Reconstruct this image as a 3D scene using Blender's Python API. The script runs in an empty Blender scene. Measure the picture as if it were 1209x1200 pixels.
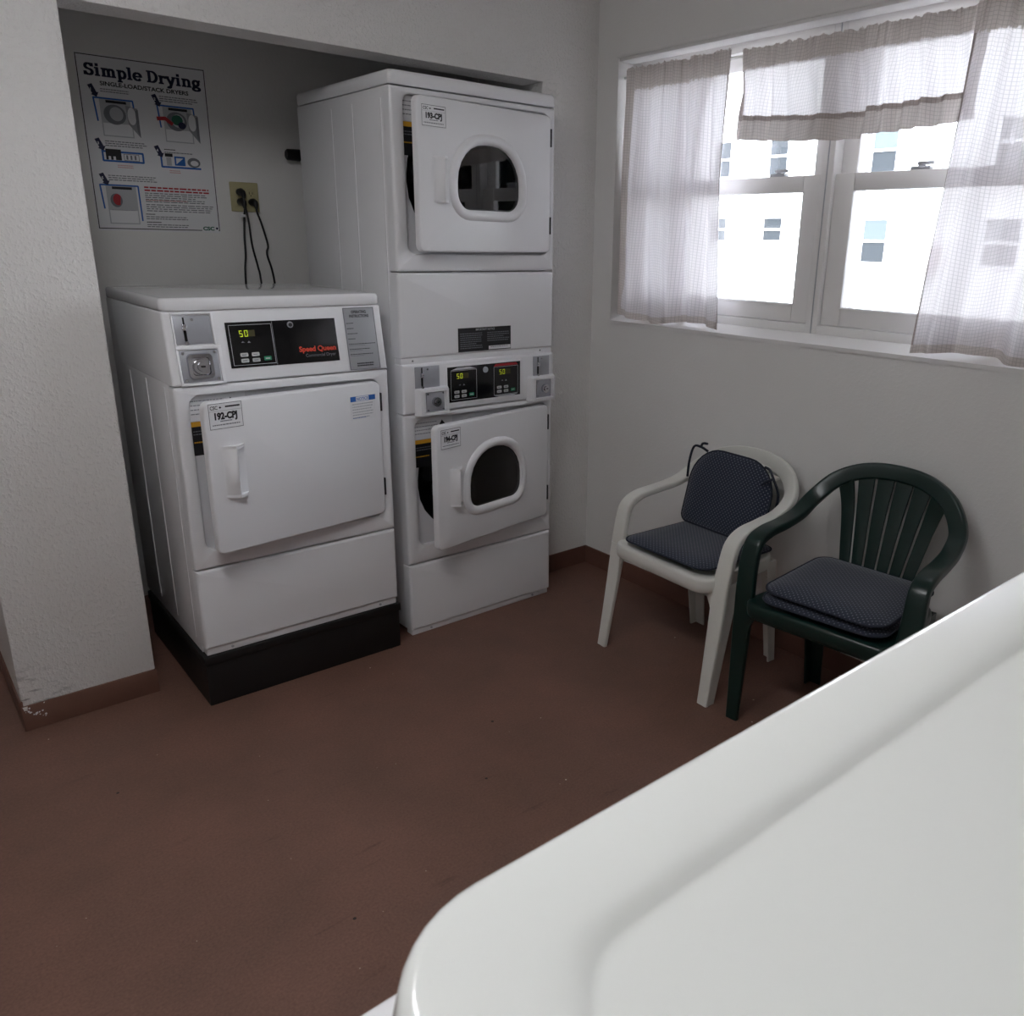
import bpy, bmesh, math, random
from mathutils import Matrix, Vector
random.seed(7)
PI = math.pi
scene = bpy.context.scene
COL = scene.collection

# ------------------------------------------------------------------ camera
cam_d = bpy.data.cameras.new('camera')
cam = bpy.data.objects.new('camera', cam_d)
COL.objects.link(cam)
right = Vector((0.75878, -0.65105, 0.01968)).normalized()
up = Vector((0.17961, 0.23818, 0.95447)).normalized()
fwd = Vector((0.62609, 0.72070, -0.29766)).normalized()
M = Matrix((right, up, -fwd)).transposed().to_4x4()
M.translation = Vector((-2.4739, -2.7431, 1.4692))
cam.matrix_world = M
cam_d.sensor_width = 36
cam_d.sensor_fit = 'HORIZONTAL'
cam_d.lens = 36 * 970.57 / 1209
cam_d.shift_x = -(675.69 - 604.5) / 1209
cam_d.shift_y = (587.92 - 600) / 1209
cam_d.clip_start = 0.02
cam_d.dof.use_dof = True
cam_d.dof.focus_distance = 2.7
cam_d.dof.aperture_fstop = 22
scene.camera = cam

# ------------------------------------------------------------------ light
scene.view_settings.view_transform = 'Standard'
scene.view_settings.look = 'None'
scene.view_settings.gamma = 1
scene.view_settings.exposure = 0.42
world = bpy.data.worlds.new('sky')
scene.world = world
world.use_nodes = True
bgn = world.node_tree.nodes['Background']
bgn.inputs[0].default_value = (0.76, 0.84, 1.0, 1)
bgn.inputs[1].default_value = 9.5
sd = bpy.data.lights.new('sun', 'SUN')
sd.energy = 16.0; sd.angle = 0.02; sd.color = (0.96, 0.95, 1.0)
sun = bpy.data.objects.new('sun', sd); COL.objects.link(sun)
sun.rotation_euler = Vector((0.75, 0.35, -0.62)).to_track_quat('-Z', 'Y').to_euler()
ADDED_LAMP = 18.0  # glow strength of the unseen lamp added overhead

# ------------------------------------------------------------------ materials
def lin(c):
    def f(v):
        v /= 255.0
        return v / 12.92 if v <= 0.04045 else ((v + 0.055) / 1.055) ** 2.4
    return (f(c[0]), f(c[1]), f(c[2]), 1)
MATS = {}
def pmat(name, rgb, rough=0.5, metal=0.0, spec=0.5, coat=0.0, emis=None, estr=0.0, bump=None, mottle=None):
    """rgb in 0-255 sRGB; bump=(scale, strength, distance); mottle=(scale, amount)"""
    m = bpy.data.materials.new(name); m.use_nodes = True
    nt = m.node_tree; b = nt.nodes['Principled BSDF']
    b.inputs['Base Color'].default_value = lin(rgb)
    b.inputs['Roughness'].default_value = rough
    b.inputs['Metallic'].default_value = metal
    b.inputs['Specular IOR Level'].default_value = spec
    b.inputs['Coat Weight'].default_value = coat
    b.inputs['Coat Roughness'].default_value = 0.08
    if emis:
        b.inputs['Emission Color'].default_value = lin(emis); b.inputs['Emission Strength'].default_value = estr
    tc = nt.nodes.new('ShaderNodeTexCoord')
    if mottle:
        n = nt.nodes.new('ShaderNodeTexNoise'); n.inputs['Scale'].default_value = mottle[0]; n.inputs['Detail'].default_value = 5
        mx = nt.nodes.new('ShaderNodeMixRGB'); mx.blend_type = 'MIX'
        a = lin(rgb); k = mottle[1]
        mx.inputs[1].default_value = (a[0] * (1 - k), a[1] * (1 - k), a[2] * (1 - k), 1)
        mx.inputs[2].default_value = (min(1, a[0] * (1 + k)), min(1, a[1] * (1 + k)), min(1, a[2] * (1 + k)), 1)
        nt.links.new(tc.outputs['Object'], n.inputs['Vector']); nt.links.new(n.outputs['Fac'], mx.inputs[0])
        nt.links.new(mx.outputs[0], b.inputs['Base Color'])
    if bump:
        n = nt.nodes.new('ShaderNodeTexNoise'); n.inputs['Scale'].default_value = bump[0]; n.inputs['Detail'].default_value = 3
        bp = nt.nodes.new('ShaderNodeBump'); bp.inputs['Strength'].default_value = bump[1]; bp.inputs['Distance'].default_value = bump[2]
        nt.links.new(tc.outputs['Object'], n.inputs['Vector']); nt.links.new(n.outputs['Fac'], bp.inputs['Height'])
        nt.links.new(bp.outputs[0], b.inputs['Normal'])
    MATS[name] = m
    return m

enamel = pmat('white_enamel', (226, 226, 228), 0.32, coat=0.25, bump=(420, 0.06, 0.001))
enamel_gloss = pmat('glossy_white_enamel', (232, 234, 230), 0.18, coat=0.5)
plastic_w = pmat('white_plastic', (228, 228, 230), 0.3)
black = pmat('black_plastic', (14, 14, 16), 0.35)
screen = pmat('black_display_glass', (10, 10, 13), 0.18)
dark_hole = pmat('dark_gap', (12, 12, 12), 0.8)
steel = pmat('brushed_steel', (168, 170, 176), 0.38, metal=0.45)
chrome = pmat('chrome', (200, 200, 205), 0.15, metal=1.0)
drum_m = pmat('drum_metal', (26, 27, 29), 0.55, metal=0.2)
enamel_top = pmat('polished_white_enamel', (226, 226, 228), 0.14, coat=0.4)
hinge_m = pmat('dark_hinge_metal', (60, 60, 64), 0.4, metal=0.7)
bulk_m = pmat('inner_bulkhead_white', (205, 205, 208), 0.4)
paper = pmat('white_paper', (222, 222, 224), 0.5)
ink = pmat('black_ink', (18, 18, 22), 0.5)
ink_grey = pmat('grey_ink', (110, 112, 118), 0.5)
ink_blue = pmat('blue_ink', (30, 92, 170), 0.5)
ink_navy = pmat('navy_ink', (14, 18, 58), 0.5)
ink_red = pmat('red_ink', (170, 34, 44), 0.5)
ink_orange = pmat('orange_red_ink', (205, 66, 40), 0.5)
ink_green = pmat('teal_green_ink', (24, 92, 70), 0.5)
ink_pink = pmat('pink_ink', (205, 150, 150), 0.5)
ink_lgrey = pmat('light_grey_ink', (176, 178, 182), 0.5)
ink_mgrey = pmat('middle_grey_ink', (140, 142, 146), 0.5)
yellow = pmat('hazard_yellow', (205, 150, 40), 0.5)
label_g = pmat('grey_label', (158, 160, 164), 0.4)
digit = pmat('lit_digits', (190, 210, 40), 0.5, emis=(190, 200, 40), estr=0.2)
digit_off = pmat('unlit_digits', (62, 58, 22), 0.5)
btn_green = pmat('green_button', (20, 120, 84), 0.45)
btn_white = pmat('pale_button', (178, 180, 178), 0.45)
rubber = pmat('black_cord_rubber', (16, 16, 17), 0.5)
ivory = pmat('ivory_plate', (176, 168, 128), 0.45)
white_ch = pmat('white_resin', (214, 213, 206), 0.38)
green_ch = pmat('dark_green_resin', (12, 37, 33), 0.28)
brass_spot = pmat('pink_strip', (196, 190, 190), 0.5)
vinyl = pmat('white_vinyl', (226, 224, 222), 0.35)
plinth_m = pmat('black_painted_wood', (17, 17, 18), 0.45, mottle=(6, 0.3), bump=(30, 0.2, 0.002))
base_m = pmat('brown_baseboard_paint', (108, 76, 64), 0.5, mottle=(9, 0.2), bump=(40, 0.3, 0.003))
lock_m = pmat('grey_latch_enamel', (168, 170, 174), 0.4)
rod_m = pmat('white_rod', (200, 200, 198), 0.4)
facade_m = pmat('white_stucco', (236, 234, 230), 0.9)
pane_m = pmat('far_pane', (44, 47, 49), 0.5, spec=0.1)
blind_m = pmat('far_blind', (58, 66, 68), 0.7)
ac_m = pmat('tan_unit', (176, 160, 160), 0.6)
ground_m = pmat('pale_concrete', (170, 168, 162), 0.9, mottle=(1.5, 0.1))
added_lamp_m = pmat('added_lamp_diffuser', (250, 250, 245), 0.5, emis=(252, 252, 255), estr=ADDED_LAMP)  # glowing face of the added lamp that lifts the room's brightness
added_lamp_body = pmat('added_lamp_body', (225, 225, 222), 0.4)

def wall_material(name, strength):
    m = bpy.data.materials.new(name); m.use_nodes = True
    nt = m.node_tree; N = nt.nodes; L = nt.links; b = N['Principled BSDF']
    b.inputs['Roughness'].default_value = 0.72
    geo = N.new('ShaderNodeNewGeometry')
    # orange-peel texture
    n1 = N.new('ShaderNodeTexNoise'); n1.inputs['Scale'].default_value = 85; n1.inputs['Detail'].default_value = 3; n1.inputs['Roughness'].default_value = 0.55
    rp = N.new('ShaderNodeMapRange'); rp.inputs[1].default_value = 0.48; rp.inputs[2].default_value = 0.66
    bp = N.new('ShaderNodeBump'); bp.inputs['Strength'].default_value = strength; bp.inputs['Distance'].default_value = 0.0035
    L.new(geo.outputs['Position'], n1.inputs['Vector']); L.new(n1.outputs['Fac'], rp.inputs[0]); L.new(rp.outputs[0], bp.inputs['Height']); L.new(bp.outputs[0], b.inputs['Normal'])
    # faint mottling
    n2 = N.new('ShaderNodeTexNoise'); n2.inputs['Scale'].default_value = 2.2; n2.inputs['Detail'].default_value = 4
    L.new(geo.outputs['Position'], n2.inputs['Vector'])
    mx = N.new('ShaderNodeMixRGB'); mx.inputs[1].default_value = lin((221, 219, 216)); mx.inputs[2].default_value = lin((227, 226, 224))
    L.new(n2.outputs['Fac'], mx.inputs[0])
    # black scuffs near the outer foot of the pier
    vm = N.new('ShaderNodeVectorMath'); vm.operation = 'DISTANCE'; vm.inputs[1].default_value = (-2.265, 0.0, 0.10)
    L.new(geo.outputs['Position'], vm.inputs[0])
    fall = N.new('ShaderNodeMapRange'); fall.inputs[1].default_value = 0.13; fall.inputs[2].default_value = 0.01
    L.new(vm.outputs['Value'], fall.inputs[0])
    mp = N.new('ShaderNodeMapping'); mp.inputs['Scale'].default_value = (14, 14, 60); mp.inputs['Rotation'].default_value = (0, 0.25, 0)
    n3 = N.new('ShaderNodeTexNoise'); n3.inputs['Scale'].default_value = 1.0; n3.inputs['Detail'].default_value = 5
    L.new(geo.outputs['Position'], mp.inputs[0]); L.new(mp.outputs[0], n3.inputs['Vector'])
    th = N.new('ShaderNodeMapRange'); th.inputs[1].default_value = 0.52; th.inputs[2].default_value = 0.68
    L.new(n3.outputs['Fac'], th.inputs[0])
    mu = N.new('ShaderNodeMath'); mu.operation = 'MULTIPLY'; L.new(fall.outputs[0], mu.inputs[0]); L.new(th.outputs[0], mu.inputs[1])
    m2 = N.new('ShaderNodeMixRGB'); m2.inputs[2].default_value = lin((50, 48, 46))
    L.new(mu.outputs[0], m2.inputs[0]); L.new(mx.outputs[0], m2.inputs[1]); L.new(m2.outputs[0], b.inputs['Base Color'])
    return m
wall_m = wall_material('textured_white_paint', 0.55)
wall_s = wall_material('smooth_white_paint', 0.14)

def floor_material():
    m = bpy.data.materials.new('brown_painted_concrete'); m.use_nodes = True
    nt = m.node_tree; N = nt.nodes; L = nt.links; b = N['Principled BSDF']
    geo = N.new('ShaderNodeNewGeometry')
    n2 = N.new('ShaderNodeTexNoise'); n2.inputs['Scale'].default_value = 3.0; n2.inputs['Detail'].default_value = 6; n2.inputs['Roughness'].default_value = 0.6
    L.new(geo.outputs['Position'], n2.inputs['Vector'])
    cr = N.new('ShaderNodeValToRGB'); cr.color_ramp.elements[0].position = 0.3; cr.color_ramp.elements[0].color = lin((106, 79, 68))
    cr.color_ramp.elements[1].position = 0.75; cr.color_ramp.elements[1].color = lin((124, 90, 78))
    L.new(n2.outputs['Fac'], cr.inputs[0])
    n4 = N.new('ShaderNodeTexNoise'); n4.inputs['Scale'].default_value = 160; n4.inputs['Detail'].default_value = 2
    L.new(geo.outputs['Position'], n4.inputs['Vector'])
    mg = N.new('ShaderNodeMixRGB'); mg.blend_type = 'OVERLAY'; mg.inputs[0].default_value = 0.35
    L.new(cr.outputs[0], mg.inputs[1]); L.new(n4.outputs['Fac'], mg.inputs[2])
    # pale and dark grit specks
    last = mg.outputs[0]
    for sc, thr, colr, seed in ((8, 0.022, (200, 188, 175), 0.0), (17, 0.03, (170, 155, 140), 1.3), (7, 0.034, (34, 26, 24), 3.7)):
        mp = N.new('ShaderNodeMapping'); mp.inputs['Location'].default_value = (seed, seed, 0)
        v = N.new('ShaderNodeTexVoronoi'); v.inputs['Scale'].default_value = sc
        L.new(geo.outputs['Position'], mp.inputs[0]); L.new(mp.outputs[0], v.inputs['Vector'])
        lt = N.new('ShaderNodeMath'); lt.operation = 'LESS_THAN'; lt.inputs[1].default_value = thr
        L.new(v.outputs['Distance'], lt.inputs[0])
        wn = N.new('ShaderNodeSeparateColor'); L.new(v.outputs['Color'], wn.inputs[0])
        gt = N.new('ShaderNodeMath'); gt.operation = 'GREATER_THAN'; gt.inputs[1].default_value = 0.55; L.new(wn.outputs[0], gt.inputs[0])
        mu = N.new('ShaderNodeMath'); mu.operation = 'MULTIPLY'; L.new(lt.outputs[0], mu.inputs[0]); L.new(gt.outputs[0], mu.inputs[1])
        mx = N.new('ShaderNodeMixRGB'); mx.inputs[2].default_value = lin(colr); L.new(mu.outputs[0], mx.inputs[0]); L.new(last, mx.inputs[1]); last = mx.outputs[0]
    # thin dark scuff streaks
    mp = N.new('ShaderNodeMapping'); mp.inputs['Scale'].default_value = (1.2, 9, 1); mp.inputs['Rotation'].default_value = (0, 0, 0.5)
    n5 = N.new('ShaderNodeTexNoise'); n5.inputs['Scale'].default_value = 3.5; n5.inputs['Detail'].default_value = 7
    L.new(geo.outputs['Position'], mp.inputs[0]); L.new(mp.outputs[0], n5.inputs['Vector'])
    st = N.new('ShaderNodeMapRange'); st.inputs[1].default_value = 0.66; st.inputs[2].default_value = 0.74; st.inputs[4].default_value = 0.35
    L.new(n5.outputs['Fac'], st.inputs[0])
    mx = N.new('ShaderNodeMixRGB'); mx.inputs[2].default_value = lin((60, 42, 36)); L.new(st.outputs[0], mx.inputs[0]); L.new(last, mx.inputs[1])
    L.new(mx.outputs[0], b.inputs['Base Color'])
    b.inputs['Roughness'].default_value = 0.5
    b.inputs['Specular IOR Level'].default_value = 0.35
    bp = N.new('ShaderNodeBump'); bp.inputs['Strength'].default_value = 0.25; bp.inputs['Distance'].default_value = 0.003
    n6 = N.new('ShaderNodeTexNoise'); n6.inputs['Scale'].default_value = 28; n6.inputs['Detail'].default_value = 4
    L.new(geo.outputs['Position'], n6.inputs['Vector']); L.new(n6.outputs['Fac'], bp.inputs['Height']); L.new(bp.outputs[0], b.inputs['Normal'])
    return m
floor_m = floor_material()

def glass_material(name, tint, refl_rough=0.0, ior=1.5):
    m = bpy.data.materials.new(name); m.use_nodes = True
    nt = m.node_tree; N = nt.nodes; L = nt.links
    for n in list(N):
        if n.type == 'BSDF_PRINCIPLED': N.remove(n)
    out = [n for n in N if n.type == 'OUTPUT_MATERIAL'][0]
    tr = N.new('ShaderNodeBsdfTransparent'); tr.inputs[0].default_value = tint
    gl = N.new('ShaderNodeBsdfGlossy'); gl.inputs['Roughness'].default_value = refl_rough
    fr = N.new('ShaderNodeFresnel'); fr.inputs[0].default_value = ior
    mx = N.new('ShaderNodeMixShader')
    L.new(fr.outputs[0], mx.inputs[0]); L.new(tr.outputs[0], mx.inputs[1]); L.new(gl.outputs[0], mx.inputs[2]); L.new(mx.outputs[0], out.inputs[0])
    return m
pane_glass = glass_material('window_pane_glass', (0.97, 0.98, 0.98, 1))
dryer_glass = glass_material('dark_dryer_glass', (0.45, 0.47, 0.49, 1), 0.02, 1.9)

def cloth_material(name, base, trans_w, transp, weave=True):
    m = bpy.data.materials.new(name); m.use_nodes = True
    nt = m.node_tree; N = nt.nodes; L = nt.links
    for n in list(N):
        if n.type == 'BSDF_PRINCIPLED': N.remove(n)
    out = [n for n in N if n.type == 'OUTPUT_MATERIAL'][0]
    uv = N.new('ShaderNodeUVMap'); uv.uv_map = 'UVMap'
    sp = N.new('ShaderNodeSeparateXYZ'); L.new(uv.outputs[0], sp.inputs[0])
    lines = []
    for i, per in ((0, 0.0095), (1, 0.0105)):
        mo = N.new('ShaderNodeMath'); mo.operation = 'PINGPONG'; mo.inputs[1].default_value = per / 2; L.new(sp.outputs[i], mo.inputs[0])
        lt = N.new('ShaderNodeMapRange'); lt.inputs[1].default_value = 0.0012; lt.inputs[2].default_value = 0.0002; L.new(mo.outputs[0], lt.inputs[0])
        lines.append(lt.outputs[0])
    mxm = N.new('ShaderNodeMath'); mxm.operation = 'MAXIMUM'; L.new(lines[0], mxm.inputs[0]); L.new(lines[1], mxm.inputs[1])
    cm = N.new('ShaderNodeMixRGB'); cm.inputs[1].default_value = lin(base); cm.inputs[2].default_value = lin(tuple(int(c * 0.88) for c in base))
    L.new(mxm.outputs[0], cm.inputs[0])
    d = N.new('ShaderNodeBsdfDiffuse'); t = N.new('ShaderNodeBsdfTranslucent'); tp = N.new('ShaderNodeBsdfTransparent')
    L.new(cm.outputs[0], d.inputs[0]); L.new(cm.outputs[0], t.inputs[0])
    m1 = N.new('ShaderNodeMixShader'); m1.inputs[0].default_value = trans_w; L.new(d.outputs[0], m1.inputs[1]); L.new(t.outputs[0], m1.inputs[2])
    inv = N.new('ShaderNodeMapRange'); inv.inputs[3].default_value = transp; inv.inputs[4].default_value = transp * 0.3; L.new(mxm.outputs[0], inv.inputs[0])
    m2 = N.new('ShaderNodeMixShader'); L.new(inv.outputs[0], m2.inputs[0]); L.new(m1.outputs[0], m2.inputs[1]); L.new(tp.outputs[0], m2.inputs[2])
    L.new(m2.outputs[0], out.inputs[0])
    return m
cloth = cloth_material('sheer_checked_cotton', (236, 231, 233), 0.15, 0.045)
cloth_dbl = cloth_material('double_checked_cotton', (214, 206, 202), 0.07, 0.004)
cloth_seam = cloth_material('seam_checked_cotton', (180, 169, 164), 0.04, 0.0)

def cushion_material():
    m = bpy.data.materials.new('navy_dotted_cotton'); m.use_nodes = True
    nt = m.node_tree; N = nt.nodes; L = nt.links; b = N['Principled BSDF']
    b.inputs['Roughness'].default_value = 0.85
    b.inputs['Sheen Weight'].default_value = 0.25
    tc = N.new('ShaderNodeTexCoord')
    mp = N.new('ShaderNodeMapping'); mp.inputs['Rotation'].default_value = (0, 0, PI / 4); mp.inputs['Scale'].default_value = (92, 92, 0)
    L.new(tc.outputs['Object'], mp.inputs[0])
    fr = N.new('ShaderNodeVectorMath'); fr.operation = 'FRACTION'; L.new(mp.outputs[0], fr.inputs[0])
    ds = N.new('ShaderNodeVectorMath'); ds.operation = 'DISTANCE'; ds.inputs[1].default_value = (0.5, 0.5, 0); L.new(fr.outputs[0], ds.inputs[0])
    r = N.new('ShaderNodeMapRange'); r.inputs[1].default_value = 0.24; r.inputs[2].default_value = 0.15; L.new(ds.outputs['Value'], r.inputs[0])
    mx = N.new('ShaderNodeMixRGB'); mx.inputs[1].default_value = lin((28, 37, 55)); mx.inputs[2].default_value = lin((108, 112, 124))
    L.new(r.outputs[0], mx.inputs[0]); L.new(mx.outputs[0], b.inputs['Base Color'])
    return m
cush_m = cushion_material()
piping_m = pmat('navy_piping', (26, 32, 46), 0.8)

# ------------------------------------------------------------------ mesh helpers
def rr(x0, x1, z0, z1, r, k=6):
    """rounded rectangle, CCW from the bottom left; r = one radius or (bl, br, tr, tl)"""
    if not isinstance(r, (tuple, list)): r = (r,) * 4
    out = []
    for (cx, cz, a0, rad) in ((x0, z0, PI, r[0]), (x1, z0, 1.5 * PI, r[1]), (x1, z1, 0, r[2]), (x0, z1, 0.5 * PI, r[3])):
        sx = 1 if cx == x0 else -1; sz = 1 if cz == z0 else -1
        ox, oz = cx + sx * rad, cz + sz * rad
        for i in range(k + 1):
            a = a0 + 0.5 * PI * i / k
            out.append((ox + rad * math.cos(a), oz + rad * math.sin(a)))
    return out

class B:
    def __init__(s):
        s.v = []; s.f = []; s.mi = []; s.mats = []; s.M = Matrix.Identity(4); s.uv = {}
    def m(s, mat):
        if mat not in s.mats: s.mats.append(mat)
        return s.mats.index(mat)
    def add(s, vs, fs, mat, uvs=None):
        o = len(s.v); i = s.m(mat)
        for q in vs: s.v.append(tuple(s.M @ Vector(q)))
        for f in fs:
            s.f.append(tuple(o + a for a in f)); s.mi.append(i)
        if uvs:
            for a, u in enumerate(uvs): s.uv[o + a] = u
    def loft(s, loops, mat, c0=True, c1=True, closed=True):
        n = len(loops[0]); vs = [p for l in loops for p in l]; fs = []
        for j in range(len(loops) - 1):
            for i in range(n if closed else n - 1):
                k = (i + 1) % n
                fs.append((j * n + i, j * n + k, (j + 1) * n + k, (j + 1) * n + i))
        if c0: fs.append(tuple(range(n)))
        if c1: fs.append(tuple((len(loops) - 1) * n + i for i in range(n)))
        s.add(vs, fs, mat)
    def box(s, x0, x1, y0, y1, z0, z1, mat, bev=0.0, seg=2):
        bm = bmesh.new()
        bmesh.ops.create_cube(bm, size=1)
        for v in bm.verts:
            v.co = Vector(((x0 + x1) / 2 + v.co.x * (x1 - x0), (y0 + y1) / 2 + v.co.y * (y1 - y0), (z0 + z1) / 2 + v.co.z * (z1 - z0)))
        if bev > 0:
            bmesh.ops.bevel(bm, geom=bm.edges[:], offset=bev, segments=seg, profile=0.5, affect='EDGES')
        bm.verts.index_update()
        s.add([v.co[:] for v in bm.verts], [tuple(v.index for v in f.verts) for f in bm.faces], mat)
        bm.free()
    def tube(s, path, r, mat, n=8, caps=True):
        path = [Vector(p) for p in path]; loops = []; prev = None
        for i, p in enumerate(path):
            t = (path[min(i + 1, len(path) - 1)] - path[max(i - 1, 0)]).normalized()
            a = prev if prev is not None else (Vector((0, 0, 1)) if abs(t.z) < 0.9 else Vector((1, 0, 0)))
            a = (a - t * a.dot(t)).normalized(); b = t.cross(a); prev = a
            rad = r[i] if isinstance(r, (list, tuple)) else r
            loops.append([tuple(p + (a * math.cos(2 * PI * j / n) + b * math.sin(2 * PI * j / n)) * rad) for j in range(n)])
        s.loft(loops, mat, caps, caps)
    def panel(s, x0, x1, z0, z1, r, yf, yb, bev, mat, hole=None, hole_depth=None, lip=0.003):
        """plate facing -y with rounded corners and front edge; optional hole = rr() loop"""
        k = 6; L = []
        L.append([(a, yb, b) for a, b in rr(x0, x1, z0, z1, r, k)])
        for j in range(0, 4):
            t = j / 3 * PI / 2; ins = bev * (1 - math.cos(t)); yy = yf + bev * (1 - math.sin(t))
            rad = tuple(max(q - ins, 0.0008) for q in (r if isinstance(r, (tuple, list)) else (r,) * 4))
            L.append([(a, yy, b) for a, b in rr(x0 + ins, x1 - ins, z0 + ins, z1 - ins, rad, k)])
        if hole is None:
            s.loft(L, mat, True, True)
        else:
            cx = sum(p[0] for p in hole) / len(hole); cz = sum(p[1] for p in hole) / len(hole)
            def gr(e): return [(cx + (a - cx) * (1 + e), cz + (b - cz) * (1 + e)) for a, b in hole]
            L.append([(a, yf, b) for a, b in gr(0.012)])
            L.append([(a, yf + lip, b) for a, b in gr(0.0)])
            L.append([(a, (yb if hole_depth is None else yf + hole_depth), b) for a, b in gr(0.0)])
            s.loft(L, mat, False, False)
            if hole_depth is None:
                s.loft([L[0], L[-1]], mat, False, False)
    # flat marks on a plane: frame F = Matrix whose x,y span the surface and z is its normal
    def poly(s, F, pts, mat, off=0.0006):
        s.add([tuple(F @ Vector((x, y, off))) for x, y in pts], [tuple(range(len(pts)))], mat)
    def rect(s, F, x0, y0, x1, y1, mat, off=0.0006):
        s.poly(F, [(x0, y0), (x1, y0), (x1, y1), (x0, y1)], mat, off)
    def frame(s, F, x0, y0, x1, y1, w, mat, off=0.0008):
        s.rect(F, x0, y0, x1, y0 + w, mat, off); s.rect(F, x0, y1 - w, x1, y1, mat, off)
        s.rect(F, x0, y0, x0 + w, y1, mat, off); s.rect(F, x1 - w, y0, x1, y1, mat, off)
    def stroke(s, F, pts, w, mat, off=0.0008, thin=None):
        for (a, b) in zip(pts[:-1], pts[1:]):
            dx, dy = b[0] - a[0], b[1] - a[1]; l = math.hypot(dx, dy) or 1e-9
            ww = w if thin is None else thin + (w - thin) * abs(dy / l)
            nx, ny = -dy / l * ww / 2, dx / l * ww / 2; ex, ey = dx / l * ww * 0.18, dy / l * ww * 0.18
            s.poly(F, [(a[0] - ex + nx, a[1] - ey + ny), (a[0] - ex - nx, a[1] - ey - ny), (b[0] + ex - nx, b[1] + ey - ny), (b[0] + ex + nx, b[1] + ey + ny)], mat, off)
    def lines(s, F, x0, x1, y0, dy, n, mat, h=None, off=0.0008, seed=1):
        """rows of print too small to read"""
        rnd = random.Random(seed); h = h or dy * 0.42
        for i in range(n):
            y = y0 - i * dy; x = x0; xe = x1 - (x1 - x0) * rnd.random() * (0.3 if i % 3 == 2 else 0.06)
            while x < xe:
                w = (x1 - x0) * (0.04 + 0.07 * rnd.random()); s.rect(F, x, y - h, min(x + w, xe), y, mat, off); x += w + (x1 - x0) * 0.015
    def text(s, F, txt, x, y, size, mat, bold=0.0, width=None, off=0.001, align='LEFT'):
        c = bpy.data.curves.new('t', 'FONT'); c.body = txt; c.size = size; c.offset = bold * size; c.resolution_u = 3; c.fill_mode = 'FRONT'
        o = bpy.data.objects.new('t', c); COL.objects.link(o)
        dg = bpy.context.evaluated_depsgraph_get(); me = bpy.data.meshes.new_from_object(o.evaluated_get(dg))
        xs = [v.co.x for v in me.vertices] or [0]
        w = max(xs) - min(xs); kx = 1.0 if width is None else width / max(w, 1e-6)
        x0 = min(xs); ox = 0 if align == 'LEFT' else -w * kx / 2
        s.add([tuple(F @ Vector((x + ox + (v.co.x - x0) * kx, y + v.co.y, off))) for v in me.vertices], [tuple(p.vertices) for p in me.polygons], mat)
        bpy.data.objects.remove(o); bpy.data.curves.remove(c); bpy.data.meshes.remove(me)
    def build(s, name, parent=None, loc=None, rotz=0.0, smooth=40, weld=False, recalc=True):
        me = bpy.data.meshes.new(name)
        me.from_pydata(s.v, [], s.f)
        for m in s.mats: me.materials.append(m)
        me.polygons.foreach_set('material_index', s.mi)
        if s.uv:
            uvl = me.uv_layers.new(name='UVMap')
            for lp in me.loops: uvl.data[lp.index].uv = s.uv.get(lp.vertex_index, (0, 0))
        me.update()
        if recalc:
            bm = bmesh.new(); bm.from_mesh(me)
            if weld: bmesh.ops.remove_doubles(bm, verts=bm.verts, dist=1e-5)
            bmesh.ops.recalc_face_normals(bm, faces=bm.faces); bm.to_mesh(me); bm.free()
        me.polygons.foreach_set('use_smooth', [True] * len(me.polygons))
        me.set_sharp_from_angle(angle=math.radians(smooth))
        o = bpy.data.objects.new(name, me); COL.objects.link(o)
        if parent is not None: o.parent = parent
        if loc is not None: o.location = loc
        o.rotation_euler.z = rotz
        return o

def tag(o, label, cat, group=None):
    o['label'] = label; o['category'] = cat
    if group: o['group'] = group
    return o
def thing(name, label, cat, loc, rotz=0.0, group=None):
    o = bpy.data.objects.new(name, None); COL.objects.link(o); o.empty_display_size = 0.1
    o.location = loc; o.rotation_euler.z = rotz
    return tag(o, label, cat, group)
def struct(o):
    o['kind'] = 'structure'; return o
def plane(origin, u, v):
    u = Vector(u).normalized(); v = Vector(v).normalized(); n = u.cross(v)
    F = Matrix((u, v, n)).transposed().to_4x4(); F.translation = Vector(origin); return F
def front(y=0.0):  # surface facing -y, marks given in local x,z
    return plane((0, y, 0), (1, 0, 0), (0, 0, 1))
def crom(P, n=8):
    P = [Vector(p) for p in P]; out = []
    for i in range(len(P) - 1):
        a = P[max(i - 1, 0)]; b = P[i]; c = P[i + 1]; d = P[min(i + 2, len(P) - 1)]
        for j in range(n):
            t = j / n
            out.append(0.5 * ((2 * b) + (c - a) * t + (2 * a - 5 * b + 4 * c - d) * t * t + (3 * b - a - 3 * c + d) * t ** 3))
    out.append(P[-1]); return out

# ------------------------------------------------------------------ the room
XL, YF, YB, ZC = -4.2, -3.5, 0.85, 2.55
b = B(); b.box(XL - .15, 0.2, YF - .15, YB + .15, -0.12, 0, floor_m); struct(b.build('floor'))
b = B(); b.box(XL - .15, 0.2, YF - .15, YB + .15, ZC, ZC + .15, wall_m); struct(b.build('ceiling'))
b = B(); b.box(XL - .15, XL, YF - .15, YB + .15, 0, ZC, wall_m); struct(b.build('wall_left'))
b = B(); b.box(XL, 0.2, YF - .15, YF, 0, ZC, wall_m); struct(b.build('wall_front'))
b = B(); b.box(XL, 0.2, YB, YB + .15, 0, ZC, wall_s); struct(b.build('wall_alcove'))
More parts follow.
